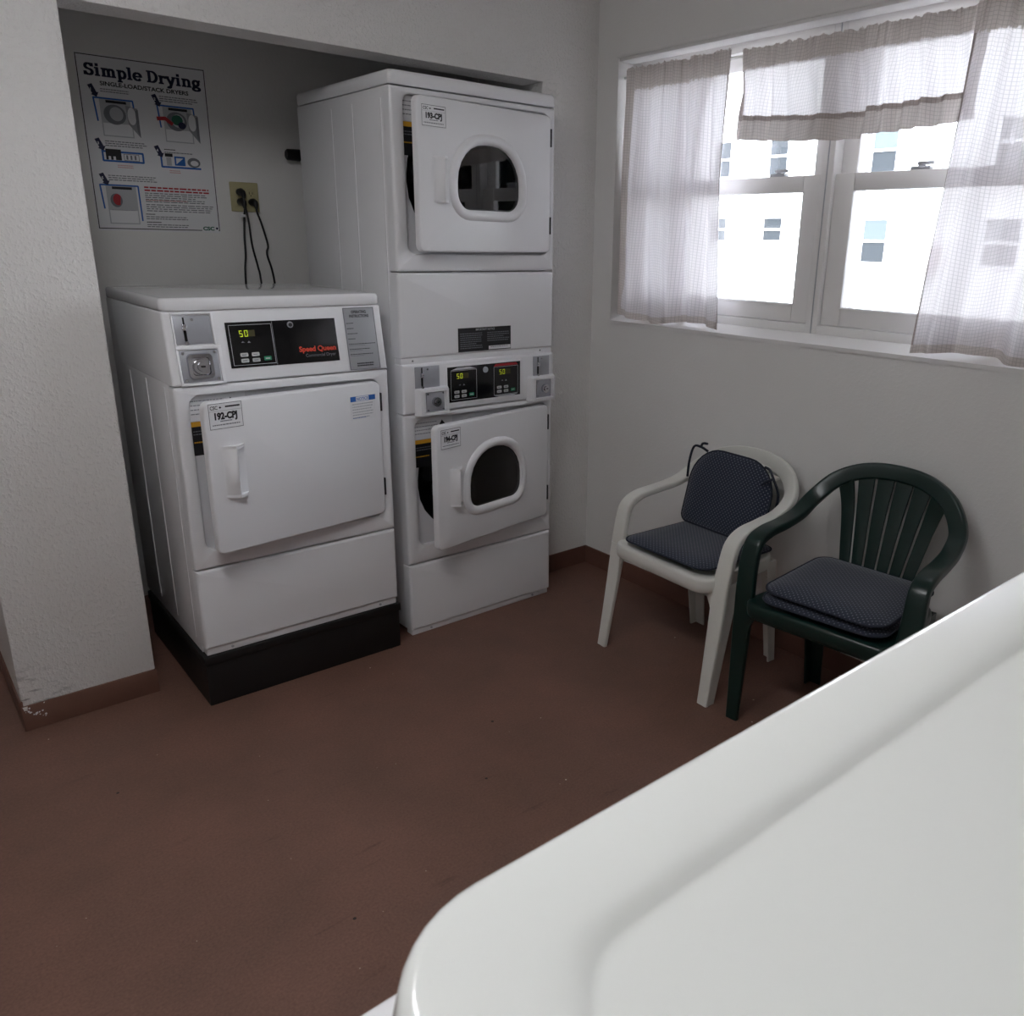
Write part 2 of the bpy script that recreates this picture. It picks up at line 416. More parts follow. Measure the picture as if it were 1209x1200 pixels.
# wall with the window
WY0, WY1, WZ0, WZ1 = -2.06, -0.12, 1.151, 2.168
b = B()
b.box(0, .2, YF, WY0, 0, ZC, wall_s); b.box(0, .2, WY1, YB, 0, ZC, wall_s)
b.box(0, .2, WY0, WY1, 0, WZ0, wall_s); b.box(0, .2, WY0, WY1, WZ1, ZC, wall_s)
struct(b.build('wall_right'))
# pier, soffit and return that frame the dryer alcove
PL, PR, AR, WT, ZS = -2.293, -1.9155, -0.2865, 0.13, 2.056
b = B()
b.box(PL, PR, 0, YB, 0, ZC, wall_m, 0.006)
b.box(PR, AR, 0, WT, ZS, ZC, wall_m); b.box(AR, 0, 0, WT, 0, ZC, wall_m)
struct(b.build('wall_back'))
# brown painted base
b = B()
b.box(PL - .004, PR + .004, -.006, .5, 0, .083, base_m, 0.002)
b.box(PL - .005, PL + .004, -.004, .5, .083, .10, base_m, 0.001)
b.box(AR, 0, -.006, 0, 0, .083, base_m)
struct(b.build('baseboard_back'))
b = B(); b.box(-.006, 0, YF, -.006, 0, .083, base_m); struct(b.build('baseboard_right'))
# chipped paint flecks on the outer corner of the base
b = B(); F = front(-.0062)
rnd = random.Random(3)
for i in range(16):
    x = PL + .003 + rnd.random() * .075; z = .03 + rnd.random() * .055; a = .0012 + rnd.random() * .003
    b.poly(F, [(x + a * (0.6 + rnd.random() * .6) * math.cos(q * PI / 3), z + a * (0.6 + rnd.random() * .6) * math.sin(q * PI / 3)) for q in range(6)], paper, 0.0006)
b.poly(F, [(PL, .083), (PL + .004, .07), (PL + .012, .068), (PL + .014, .083)], wall_m, 0.0006)
struct(b.build('trim_1'))

# window: sloped sill board, two double-hung units
b = B()
b.add([(-.006, WY0, 1.138), (-.006, WY1, 1.138), (-.006, WY0, 1.151), (-.006, WY1, 1.151), (.085, WY0, 1.176), (.085, WY1, 1.176), (.085, WY0, 1.138), (.085, WY1, 1.138)],
      [(0, 1, 3, 2), (2, 3, 5, 4), (4, 5, 7, 6), (0, 2, 4, 6), (1, 7, 5, 3)], vinyl)
struct(b.build('trim_2'))
def ring(bd, x0, x1, y0, y1, z0, z1, wy, wzb, wzt, mat, bev=.002):
    bd.box(x0, x1, y0, y0 + wy, z0, z1, mat, bev); bd.box(x0, x1, y1 - wy, y1, z0, z1, mat, bev)
    bd.box(x0, x1, y0 + wy, y1 - wy, z0, z0 + wzb, mat, bev); bd.box(x0, x1, y0 + wy, y1 - wy, z1 - wzt, z1, mat, bev)
for name, y0, y1 in (('window_1', -1.058, WY1), ('window_2', WY0 + .06, -1.062)):
    w = bpy.data.objects.new(name, None); COL.objects.link(w); w.location = (.1, (y0 + y1) / 2, 1.176); struct(w)
    o = Matrix.Translation((-.1, -(y0 + y1) / 2, -1.176))
    f = B(); f.M = o; ring(f, .083, .165, y0, y1, 1.176, 2.168, .022, .03, .05, vinyl); f.box(.165, .180, y1 - .078, y1, 1.176, 2.168, vinyl, .001); f.box(.180, .199, y1 - .092, y1, 1.176, 2.168, vinyl, .001)
    f.box(.165, .199, y0, y1, 1.176, 1.262, vinyl, .001)
    f.build('window_frame', w)
    s1 = B(); s1.M = o; ring(s1, .098, .128, y0 + .024, y1 - .024, 1.208, 1.702, .072, .064, .055, vinyl, .003)
    s1.box(.0945, .0985, y0 + .094, y1 - .094, 1.262, 1.270, vinyl, .001)
    lo = s1.build('lower_sash', w)
    g = B(); g.M = o; g.box(.1215, .1245, y0 + .094, y1 - .094, 1.270, 1.650, pane_glass); g.build('window_pane', lo)
    s2 = B(); s2.M = o; ring(s2, .131, .158, y0 + .022, y1 - .022, 1.665, 2.12, .058, .04, .05, vinyl, .003); us = s2.build('upper_sash', w)
    g = B(); g.M = o; g.box(.148, .151, y0 + .078, y1 - .078, 1.702, 2.072, pane_glass); g.build('window_pane', us)
    k = B(); yc = (y0 + y1) / 2 - .21 * (1 if name == 'window_1' else -1)
    yc = -.845 if name == 'window_1' else -1.375
    k.M = o; k.box(.102, .128, yc - .032, yc + .032, 1.702, 1.712, lock_m, .003); k.tube([(.115, yc, 1.708), (.115, yc, 1.724)], .012, lock_m, 12)
    k.box(.104, .118, yc - .040, yc + .012, 1.716, 1.726, lock_m, .003); k.build('sash_lock', lo)
b = B(); b.box(.083, .16, WY0, WY0 + .06, 1.176, 2.168, vinyl, .002); b.box(.083, .16, -1.0615, -1.0585, 1.176, 2.168, ink_lgrey)
struct(b.build('trim_3'))
b = B(); b.box(.004, .083, WY0, WY1, 2.150, 2.168, vinyl, .002); b.box(-.003, .004, WY0 - .01, WY1 + .005, 2.160, 2.174, vinyl, .002); struct(b.build('trim_4'))

# ------------------------------------------------------------------ outside
b = B(); b.box(.5, 60, -40, 60, -.35, -.3, ground_m); struct(b.build('ground'))
ab = thing('apartment_building', 'long white building with small sash windows seen through the window', 'building', (20, 12, -.3))
T = Matrix.Translation((-20, -12, .3))
f = B(); f.M = T; f.box(20, 30, -25, 55, -.3, 9.5, facade_m); f.build('wall', ab)
def far(y, z):  # scale a point of the plane x=16 to the plane x=20 along the line of sight
    k = (20 + 2.474) / (16 + 2.474); return (-2.743 + (y + 2.743) * k, 1.469 + (z - 1.469) * k)
for (ya, za, yb2, zb, blind) in ((11.095, 4.05, 10.561, 3.20, 0), (11.124, 2.14, 10.561, 1.6, 0), (12.9, 2.149, 12.36, 1.579, 0), (12.9, 4.05, 12.36, 3.2, 0),
                          (8.313, 4.045, 7.641, 3.132, 1), (8.32, 2.084, 7.646, 1.146, 1), (5.4, 2.084, 4.7, 1.146, 1), (5.4, 4.045, 4.7, 3.132, 1), (15.6, 2.084, 14.9, 1.2, 0), (15.6, 4.045, 14.9, 3.132, 0)):
    (a1, z1), (a0, z0) = far(ya, za), far(yb2, zb)
    w = B(); w.M = T; fr = .07; zm = (z0 + z1) / 2
    ring(w, 19.94, 20.0, a0 - fr, a1 + fr, z0 - fr, z1 + fr, fr, fr, fr, vinyl, 0); w.box(19.95, 20.0, a0, a1, zm - .035, zm + .035, vinyl)
    wo = w.build('window', ab)
    p = B(); p.M = T; p.box(19.985, 19.999, a0, a1, z0, z1, pane_m)
    p.build('window_pane', wo)
    if blind:
        q = B(); q.M = T; q.box(19.97, 19.984, a0, a1, zm + .035, z1, blind_m); q.build('blind', wo)
(a1, z1), (a0, z0) = far(6.793, 1.52), far(6.30, 1.0)
u = B(); u.M = Matrix.Translation((-19.7, -(a0 + a1) / 2, -z0)); u.box(19.52, 19.999, a0, a1, z0, z1, ac_m, .02)
for i in range(7): u.box(19.512, 19.52, a0 + .05, a1 - .05, z0 + .06 + i * .075, z0 + .09 + i * .075, ink_mgrey)
tag(u.build('air_conditioner', loc=(19.7, (a0 + a1) / 2, z0)), 'tan box air conditioner on the wall of the white building outside', 'air conditioner')

# ------------------------------------------------------------------ stickers shared by the dryers
def asset_sticker(parent, x0, x1, z0, z1, number, y, off=0.0):
    s = B(); F = front(y); w = x1 - x0; h = z1 - z0
    s.box(x0, x1, y - .0004, y + .0003, z0, z1, paper)
    s.frame(F, x0, z0, x1, z1, .0012, ink); s.rect(F, x0, z0 + h * .70, x1, z0 + h * .71, ink_grey, .0008)
    s.text(F, 'CSC', x0 + w * .05, z0 + h * .77, h * .2, ink, .02, w * .22)
    s.rect(F, x0 + w * .5, z0 + h * .82, x0 + w * .94, z0 + h * .88, ink, .0008)
    s.poly(F, [(x0 + w * .31, z0 + h * .83), (x0 + w * .35, z0 + h * .79), (x0 + w * .39, z0 + h * .83), (x0 + w * .35, z0 + h * .88)], ink, .0008)
    s.text(F, number, x0 + w * .5, z0 + h * .38, h * .36, ink, .055, w * .68, align='CENTER')
    s.lines(F, x0 + w * .32, x0 + w * .68, z0 + h * .32, h * .1, 1, ink_grey)
    s.lines(F, x0 + w * .08, x0 + w * .92, z0 + h * .18, h * .1, 1, ink_grey, seed=4)
    o = s.build('asset_sticker', parent); o['label'] = 'white sticker printed ' + number; return o

def screw(bd, x, z, y, r=.004):
    bd.tube([(x, y + .001, z), (x, y - .0015, z)], r, chrome, 8)

def handle(parent, x0, x1, z0, z1, y):
    h = B(); w = x1 - x0
    prof = [(0, .0), (.12, -.001), (.44, -.021), (.50, -.025), (.54, -.023), (.56, -.001), (.8, -.001), (1.0, .0), (1.0, .004), (0, .004)]
    L = []
    for z, k in ((z0, .7), (z0 + .003, 1), (z1 - .003, 1), (z1, .7)):
        L.append([(x0 + a * w, y + d * k, z) for a, d in prof])
    h.loft(L, plastic_w)
    fl = [(0, .0), (.10, -.002), (.48, -.025), (.62, -.023), (.92, -.007), (1.0, 0), (1.0, .004), (0, .004)]
    for za, zb in ((z0 - .006, z0 + .002), (z1 - .002, z1 + .006)):
        h.loft([[(x0 + a * w, y + d, z) for a, d in fl] for z in (za, zb)], plastic_w)
    return h.build('handle', parent, smooth=50)

def cabinet(parent, W, D, z0, z1, ribs, y0=.02):
    c = B()
    for xa in (.0015, W - .0075): c.box(xa, xa + .006, y0, D, z0, z1, enamel, .002)
    c.box(.004, W - .004, D - .006, D, z0, z1, enamel, .002)
    c.box(.004, W - .004, y0, D - .003, z0, z0 + .006, enamel, .002); c.box(.004, W - .004, y0, D - .003, z1 - .006, z1, enamel, .002)
    for (ry, rw, ra, rb) in ribs:
        c.box(-.0003, .004, ry, ry + rw, ra, rb, enamel, .0015)
    return c.build('cabinet', parent)

def opening(parent, W, x0, x1, z0, z1, hx, hz, hr, inset=.05):
    """inner bulkhead with the drum mouth seen behind the ajar door"""
    c = B(); rad = hr
    base = rr(x0 - .01, x1 + .01, z0 - .01, z1 + .01, .03, 6)
    def mouth(e): return rr(x0 + inset - e, x1 - inset + e, hz - rad * .90 - e, hz + rad * .90 + e, rad * .84 + e, 6)
    c.loft([[(a, .021, q) for a, q in base], [(a, .021, q) for a, q in mouth(0)], [(a, .05, q) for a, q in mouth(0)]], bulk_m, False, False)
    o = c.build('bulkhead', parent)
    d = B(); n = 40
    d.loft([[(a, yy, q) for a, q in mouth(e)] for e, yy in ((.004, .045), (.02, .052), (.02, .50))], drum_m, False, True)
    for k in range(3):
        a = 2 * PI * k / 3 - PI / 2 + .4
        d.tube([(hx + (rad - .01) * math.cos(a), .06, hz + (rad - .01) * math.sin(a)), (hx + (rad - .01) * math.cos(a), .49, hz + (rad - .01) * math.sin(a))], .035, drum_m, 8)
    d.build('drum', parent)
    # instruction strip beside the door opening
    s = B(); F = front(.0208); zt = z1 - .004
    s.rect(F, x0 + .004, zt - .075, x0 + .17, zt, paper); s.lines(F, x0 + .008, x0 + .11, zt - .014, .013, 4, ink_mgrey, h=.003, seed=2)
    s.poly(F, [(x0 + .125, zt - .012), (x0 + .14, zt - .03), (x0 + .125, zt - .05), (x0 + .113, zt - .03)], ink, .001)
    s.rect(F, x0 + .004, zt - .092, x0 + .12, zt - .077, yellow); s.rect(F, x0 + .004, zt - .18, x0 + .12, zt - .092, ink)
    s.lines(F, x0 + .008, x0 + .07, zt - .138, .02, 1, yellow, h=.004, seed=6); s.lines(F, x0 + .008, x0 + .10, zt - .105, .009, 2, ink_grey, h=.003, seed=7)
    w = s.build('warning_strip', parent); w['label'] = 'white, orange and black warning strip inside the door opening'
    return o

def digits(bd, F, x, z, h, txt, lit=digit):
    seg = {'0': 'abcdef', '5': 'afgcd', '3': 'abgcd', '8': 'abcdefg', '2': 'abged'}
    w = h * .55; t = h * .13
    for i, ch in enumerate(txt):
        ox = x + i * w * 1.45
        R = {'a': (0, h - t, w, h), 'g': (0, h / 2 - t / 2, w, h / 2 + t / 2), 'd': (0, 0, w, t), 'f': (0, h / 2, t, h), 'e': (0, 0, t, h / 2), 'b': (w - t, h / 2, w, h), 'c': (w - t, 0, w, h / 2)}
        for k, r in R.items():
            bd.rect(F, ox + r[0], z + r[1], ox + r[2], z + r[3], lit if k in seg.get(ch, '') else digit_off, .0012)

def keypad(bd, F, x, z, s):
    for i in range(2):
        for j in range(2):
            q = rr(x + i * s * 1.45, x + i * s * 1.45 + s, z + j * s * .72, z + j * s * .72 + s * .48, s * .12, 3)
            bd.poly(F, q, btn_white, .0012); bd.rect(F, x + i * s * 1.45 + s * .2, z + j * s * .72 + s * .18, x + i * s * 1.45 + s * .75, z + j * s * .72 + s * .3, ink_grey, .0016)
    bd.poly(F, rr(x + 2.95 * s, x + 3.95 * s, z + s * .08, z + s * .62, s * .12, 3), btn_green, .0012)
    bd.rect(F, x + 3.15 * s, z + s * .27, x + 3.75 * s, z + s * .42, btn_white, .0014)

def coin_slot(parent, x0, x1, z0, z1, y):
    c = B(); w = x1 - x0; h = z1 - z0; F = front(y - .002)
    c.box(x0, x1, y - .002, y + .004, z0, z1, steel, .0015)
    xs = x0 + w * .27
    c.rect(F, xs - .0025, z0 + h * .1, xs + .0025, z0 + h * .95, dark_hole)
    c.box(xs - .006, xs + .006, y - .010, y - .002, z0 + h * .55, z0 + h * .72, chrome, .002)
    c.box(xs - .009, xs + .002, y - .014, y - .008, z0 + h * .50, z0 + h * .60, chrome, .002)
    c.rect(F, xs - .004, z0 + h * .12, xs + .004, z0 + h * .48, dark_hole)
    c.tube([(xs, y, z0 + h * .06), (xs, y - .008, z0 + h * .06)], .005, chrome, 8)
    c.tube([(x0 + w * .5, y, z0 + h * .86), (x0 + w * .5, y - .004, z0 + h * .86)], .0035, chrome, 8)
    return c.build('coin_slot', parent)

def coin_box(parent, x0, x1, z0, z1, y, big=True):
    c = B(); w = x1 - x0; h = z1 - z0; cx = (x0 + x1) / 2; cz = (z0 + z1) / 2
    c.box(x0, x1, y - .002, y + .004, z0, z1, steel, .0015)
    r = min(w, h)
    if big:
        L = [[(a, y - .002, q) for a, q in rr(cx - r * .40, cx + r * .40, cz - r * .40, cz + r * .40, r * .15)],
             [(a, y - .010, q) for a, q in rr(cx - r * .38, cx + r * .38, cz - r * .38, cz + r * .38, r * .14)],
             [(a, y - .011, q) for a, q in rr(cx - r * .28, cx + r * .28, cz - r * .28, cz + r * .28, r * .10)],
             [(a, y - .006, q) for a, q in rr(cx - r * .26, cx + r * .26, cz - r * .26, cz + r * .26, r * .09)]]
        c.loft(L, chrome)
    n = 20
    for (ra, ya, yb) in ((r * .24, -.004, -.016), (r * .14, -.016, -.021)):
        c.tube([(cx, y + ya, cz), (cx, y + yb, cz)], ra, chrome, n)
    c.rect(front(y - .021), cx - r * .05, cz - r * .02, cx + r * .09, cz + r * .03, dark_hole)
    for sx in (-1, 1):
        for sz in (-1, 1):
            c.tube([(cx + sx * w * .42, y, cz + sz * h * .42), (cx + sx * w * .42, y - .005, cz + sz * h * .42)], r * .045, chrome, 8)
    return c.build('coin_box', parent)

def door_at(parent, hx, w, z0, z1, ang, win=None, thick=.026):
    d = B(); h = z1 - z0
    hole = rr(*win[:4], win[4]) if win else None
    d.M = Matrix.Translation((0, 0, 0))
    d.panel(-w, 0, 0, h, .022, -.012, thick - .012, .006, enamel, hole=hole, hole_depth=None)
    o = d.build('door', parent, (hx, 0, z0), ang)
    if win:
        x0, x1, a0, a1, r = win
        g = .032; ringb = B()
        def ex(e): return rr(x0 - e, x1 + e, a0 - e, a1 + e, tuple(max(q + e, .004) for q in r))
        L = [[(a, -.011, q) for a, q in ex(g + .004)], [(a, -.017, q) for a, q in ex(g)], [(a, -.023, q) for a, q in ex(g - .008)],
             [(a, -.024, q) for a, q in ex(.014)], [(a, -.019, q) for a, q in ex(.004)], [(a, -.008, q) for a, q in ex(0)], [(a, .012, q) for a, q in ex(-.002)]]
        ringb.loft(L, plastic_w, False, False); ringb.build('window_ring', o, smooth=60)
        sl = B(); sl.loft([[(a, -.0075, q) for a, q in ex(.002)], [(a, -.0045, q) for a, q in ex(.002)]], dryer_glass); sl.build('door_glass', o)
        gk = B(); gk.loft([[(a, -.0085, q) for a, q in ex(.003)], [(a, -.0085, q) for a, q in ex(-.004)], [(a, -.0078, q) for a, q in ex(-.004)]], black, False, False); gk.build('gasket', o)
    for hz in (h * .14, h * .78):
        k = B(); k.box(-.001, .005, -.013, .004, hz, hz + .062, hinge_m, .001); k.build('hinge', o)
    return o

# ------------------------------------------------------------------ coin dryer with slanted console
def slant_console(parent, W, zc0, zc1, lean, detailed):
    sl = lean / (zc1 - zc0)
    S = Matrix.Identity(4); S[1][2] = sl; S.translation = Vector((0, -sl * zc0, 0))   # shear: y grows with height
    c = B(); c.M = S
    c.panel(0, W, zc0, zc1, .004, 0, (.60 if detailed else .10), .007, enamel)
    if detailed:  # recess rim round the coin plates
        for (xa, xb, za, zb) in ((.024, .139, zc1 - .008, zc1 - .003), (.024, .029, .965, zc1 - .003), (.133, .139, .965, zc1 - .003),
                                 (.024, .150, .955, .967), (.024, .030, .853, .957), (.140, .150, .853, .957), (.024, .150, .853, .860)):
            c.box(xa, xb, -.007, .002, za, zb, plastic_w, .0015)
    con = c.build('control_panel', parent)
    def withS(fn):
        pass
    return con, S

def shear_child(o, S):
    o.data.transform(S); o.data.update()

def coin_dryer(t, W=.683, D=.71, H=1.10, zc0=.853, lean=.038, lid_r=.012, recess=False, detailed=True, door_ang=.13):
    lid_t = .036; zl = H - lid_t
    if recess: zl = H - .09; ly0 = .053
    cabinet(t, W, D, -.014, zl - .001, [(.095, .012, .02, .84), (.30, .012, .02, .84), (.50, .012, .02, .84)] if detailed else [], y0=.045)
    # lid
    l = B()
    y0 = .053 if recess else lean - .002
    if not recess:
        L = []
        for z, ins in ((zl, .002), (zl + .004, 0), (H - .010, 0), (H - .004, .002), (H - .001, .006), (H, .012)):
            L.append([(a, q, z) for a, q in rr(ins, W - ins, y0 + ins, D - ins, .018)])
        l.loft(L, enamel_top)
    else:
        L = []; R0 = .060
        e = .008
        for j in range(0, 2):
            L.append([(a, q, H - .090 + j * .075) for a, q in rr(j * .011, W - j * .011, y0, D, R0, 10)])
        for j in range(1, 7):
            tt = j / 6 * PI / 2; ins = e * (1 - math.cos(tt))
            L.append([(a, q, H - e + e * math.sin(tt)) for a, q in rr(.013 + ins, W - .013 - ins, y0 + ins, D - ins, R0 - ins, 10)])
        g0 = .041
        for (g, dz) in ((g0, 0), (g0 + .004, -.0003), (g0 + .008, -.0011), (g0 + .012, -.0026), (g0 + .015, -.0044), (g0 + .0165, -.0050), (g0 + .019, -.0052)):
            L.append([(a, q, H + dz) for a, q in rr(g - .009, W - g - .009, y0 + g, D - g, max(.050 - (g - g0) * .6, .02), 10)])
        l.loft(L, enamel_gloss)
    l.build('top_panel', t, smooth=50)
    zct = .997 if recess else zl - .002
    con, S = slant_console(t, W, zc0, zct, lean, detailed)
    # front frame with door opening
    x0, x1, z0, z1 = .038, .648, .340, .823
    f = B(); f.panel(0, W, .281, zc0 - .003, .004, 0, .045, .009, enamel, hole=rr(x0, x1, z0, z1, .03), hole_depth=.045); f.build('front_frame', t)
    opening(t, W, x0, x1, z0, z1, .34, .57, .225)
    lp = B(); lp.panel(0, W, .010, .277, .004, 0, .045, .009, enamel); lp.build('lower_panel', t)
    k = B(); k.box(.005, W - .005, .008, .05, -.014, .031, enamel, .003)
    for xx in (.085, W - .07): k.tube([(xx, .01, -.002), (xx, .005, -.002)], .0045, steel, 8)
    k.build('toe_strip', t)
    dr = door_at(t, .6435, .60, .350, .816, door_ang)
    handle(dr, -.560, -.490, .180, .326, -.012)
    if detailed:
        asset_sticker(dr, -.586, -.486, .385, .460, '192-CPJ', -.0125)
        n = B(); F = front(-.0125); n.box(-.118, -.022, -.0129, -.0122, .345, .425, paper)
        n.rect(F, -.118, .408, -.022, .425, ink_blue); n.rect(F, -.097, .409, -.048, .424, paper, .0008); n.text(F, 'NOTICE', -.072, .4115, .013, ink_blue, .02, .044, align='CENTER')
        n.lines(F, -.112, -.03, .401, .009, 6, ink_lgrey, seed=8); n.lines(F, -.112, -.06, .354, .006, 1, ink_blue, seed=8)
        o = n.build('notice_sticker', dr); o['label'] = 'white notice with blue heading'
        shear_child(coin_slot(con, .030, .132, .970, 1.050, -.001), S)
        shear_child(coin_box(con, .032, .138, .862, .953, -.001), S)
        s = B(); s.M = S; s.box(.172, .517, -.0025, .002, .893, 1.026, screen, .001); F = front(-.0025)
        s.frame(F, .180, .900, .3085, 1.0185, .0014, ink_lgrey); s.rect(F, .3105, .894, .3125, 1.025, ink_grey)
        digits(s, F, .209, .983, .019, '50'); s.rect(F, .235, .983, .256, 1.002, digit_off)
        s.poly(F, [(.211, .966), (.222, .966), (.2165, .971)], ink_grey, .001); s.poly(F, [(.229, .965), (.240, .965), (.2345, .971)], ink_grey, .001)
        keypad(s, F, .203, .908, .0235)
        s.text(F, 'Speed Queen', .386, .928, .0225, ink_orange, .035, .122); s.text(F, 'Commercial Dryer', .405, .911, .014, ink_grey, .01, .100)
        s.tube([(.368, -.002, 1.012), (.368, -.006, 1.012)], .0095, steel, 16); s.tube([(.368, -.006, 1.012), (.368, -.0075, 1.012)], .006, hinge_m, 12)
        s.build('display_panel', con)
        g = B(); g.M = S; g.box(.549, .657, -.0015, .002, .858, 1.056, label_g, .0005); F = front(-.0015)
        g.frame(F, .549, .858, .657, 1.056, .0022, ink_grey)
        g.text(F, 'OPERATING', .603, 1.038, .0125, ink, .025, .052, align='CENTER'); g.text(F, 'INSTRUCTIONS', .603, 1.025, .0125, ink, .025, .068, align='CENTER')
        for i, wd in enumerate((.026, .024, .038, .026, .095, .075, .085)):
            zz = 1.008 - i * .0165; g.lines(F, .555, .555 + wd, zz, .004, 1, ink, h=.0022, seed=i)
            if i > 3: g.lines(F, .555, .555 + wd * .6, zz - .005, .004, 1, ink_grey, h=.0016, seed=i + 9)
        g.lines(F, .575, .635, .880, .007, 2, ink, h=.004, seed=3)
        o = g.build('instruction_label', con); o['label'] = 'grey label of operating instructions'

LX, LY, LZ = -1.8089, -0.2161, 0.178
dry = thing('coin_dryer', 'white coin dryer standing on a black plinth in the alcove, its solid door ajar', 'dryer', (LX, LY, LZ + .0145), -0.0114)
coin_dryer(dry, H=1.10, zc0=.853)
p = B(); p.box(-.004, .687, .018, .69, 0, LZ, plinth_m, .004); p.box(-.008, .691, .012, .69, LZ - .03, LZ - .001, plinth_m, .003)
tag(p.build('dryer_plinth', loc=(LX, LY - .012, 0), rotz=-0.0114), 'black painted plinth on the brown floor under the single dryer', 'plinth')

FW = thing('coin_washer', 'glossy white machine with a recessed top, filling the near right corner', 'washing machine', (-1.712, -2.457, .1345), PI)
coin_dryer(FW, W=.683, D=.70, H=1.0855, zc0=.853, lean=.007, recess=True, detailed=False, door_ang=0.0)
p = B(); p.box(.004, .679, -.66, -.03, 0, .12, plinth_m, .004); tag(p.build('washer_plinth', loc=(-2.395, -2.457, 0)), 'black plinth under the near machine, low in the right corner', 'plinth')

# ------------------------------------------------------------------ stacked dryer
SX, SY = -1.0528, -0.1829
W = .683; D = .71
st = thing('stacked_dryer', 'tall white stacked pair of coin dryers beside the room corner, lower door ajar', 'dryer', (SX, SY, 0), 0.0019)
cabinet(st, W, D, .02, 1.934, [(.06, .010, 1.1, 1.90), (.26, .012, 1.1, 1.90), (.42, .010, 1.1, 1.90), (.26, .012, .05, 1.02)], y0=.045)
l = B(); L = []
for z, ins in ((1.937, .002), (1.941, 0), (1.968, 0), (1.975, .002), (1.979, .006), (1.980, .012)):
    L.append([(a, q, z) for a, q in rr(ins - .001, W - ins + .001, ins - .001, D - ins, .014)])
l.loft(L, enamel); l.build('top_panel', st, smooth=50)
def stack_door(z0, z1, dz0, dz1, ang, win, number, hole_z):
    x0, x1 = .047, .657
    f = B(); f.panel(0, W, z0, z1, .004, 0, .045, .010, enamel, hole=rr(x0, x1, dz0 - .008, dz1 + .008, .03), hole_depth=.045); f.build('front_frame', st)
    opening(st, W, x0, x1, dz0 - .008, dz1 + .008, .345, hole_z, .222, inset=.015)
    d = door_at(st, .6525, .60, dz0, dz1, ang, win)
    handle(d, -.540, -.478, .165, .297, -.012)
    return d
win = (-.440, -.158, .140, .353, (.055, .055, .125, .125))
d = stack_door(1.360, 1.934, 1.426, 1.906, .09, win, '193-CPJ', 1.66)
asset_sticker(d, -.580, -.484, .390, .453, '193-CPJ', -.0125)
win2 = (-.440, -.165, .130, .348, (.05, .05, .125, .125))
d = stack_door(.293, .866, .370, .838, .17, win2, '194-CPJ', .60)
asset_sticker(d, -.578, -.484, .382, .452, '194-CPJ', -.0125)
m_ = B(); m_.panel(0, W, 1.066, 1.356, .004, 0, .045, .009, enamel); m_.build('middle_panel', st)
lp = B(); lp.panel(0, W, .022, .289, .004, 0, .045, .010, enamel); lp.build('lower_panel', st)
k = B(); k.box(.006, W - .006, .008, .05, 0, .036, enamel, .003)
for xx in (.09, W - .09): k.tube([(xx, .01, .011), (xx, .005, .011)], .0045, steel, 8)
k.build('toe_strip', st)
w = B(); w.box(.238, .475, -.0008, .002, 1.074, 1.160, ink); F = front(-.0008)
w.text(F, 'IMPORTANT NOTICE', .357, 1.149, .011, ink_lgrey, .02, .085, align='CENTER')
w.lines(F, .246, .345, 1.141, .0075, 8, ink_grey, seed=11); w.lines(F, .366, .468, 1.141, .0075, 5, ink_grey, seed=12)
w.rect(F, .372, 1.077, .473, 1.090, paper, .001); w.lines(F, .38, .465, 1.087, .005, 1, ink_grey, off=.0014, seed=5)
o = w.build('warning_label', st); o['label'] = 'black label with fine pale print'
# console housing with two coin mechanisms
c = B()
c.panel(0, W, .868, 1.046, .006, -.006, .045, .008, enamel)
c.box(.004, W - .004, .006, .045, 1.044, 1.068, enamel, .002)
for xx in (.05, W - .06): screw(c, xx, 1.056, .006, .0035)
def bump(x0, x1, z0, z1):
    L = [[(a, -.004, q) for a, q in rr(x0 - .012, x1 + .012, z0 - .004, z1 + .006, .006)], [(a, -.030, q) for a, q in rr(x0, x1, z0, z1, .005)],
         [(a, -.031, q) for a, q in rr(x0 + .012, x1 - .008, z0 + .010, z1 - .008, .003)], [(a, -.018, q) for a, q in rr(x0 + .013, x1 - .009, z0 + .011, z1 - .009, .003)]]
    c.loft(L, enamel, False, True)
bump(.058, .175, .862, .955); bump(.560, .675, .862, .955)
con = c.build('control_panel', st)
coin_slot(con, .050, .150, .958, 1.036, -.007); coin_slot(con, .580, .660, .958, 1.036, -.007)
coin_box(con, .085, .160, .874, .944, -.020, False); coin_box(con, .588, .660, .874, .944, -.020, False)
s = B(); s.box(.176, .521, -.0085, .002, .887, 1.031, plastic_w, .002); s.box(.183, .514, -.0095, .002, .894, 1.024, screen, .001); F = front(-.0095)
for k_, (xa, dg) in enumerate(((.196, '50'), (.388, '50'))):
    s.frame(F, xa, .902, xa + .114, 1.010, .0014, ink_lgrey)
    digits(s, F, xa + .026, .980, .019, dg); s.rect(F, xa + .055, .980, xa + .078, .999, digit_off)
    s.poly(F, [(xa + .035, .955), (xa + .044, .955), (xa + .0395, .960)], ink_grey, .001); s.poly(F, [(xa + .052, .954), (xa + .061, .954), (xa + .0565, .960)], ink_grey, .001)
    keypad(s, F, xa + .014, .910, .022)
s.poly(F, [(.196, 1.012), (.310, 1.012), (.280, 1.021), (.226, 1.021)], ink_lgrey, .001)
s.poly(F, [(.388, 1.012), (.502, 1.012), (.494, 1.021), (.396, 1.021)], ink_red, .001)
s.poly(F, [(.388, .900), (.502, .900), (.476, .8945), (.414, .8945)], ink_lgrey, .001)
s.tube([(.349, -.009, 1.004), (.349, -.014, 1.004)], .011, steel, 16)
s.build('display_panel', con)

# ------------------------------------------------------------------ poster
PX, PZ = -1.717, 2.074
po = B(); po.box(0, .444, -.0012, -.0002, -.600, 0, paper); F = front(-.0012)
po.frame(F, .003, -.593, .441, -.004, .003, ink)
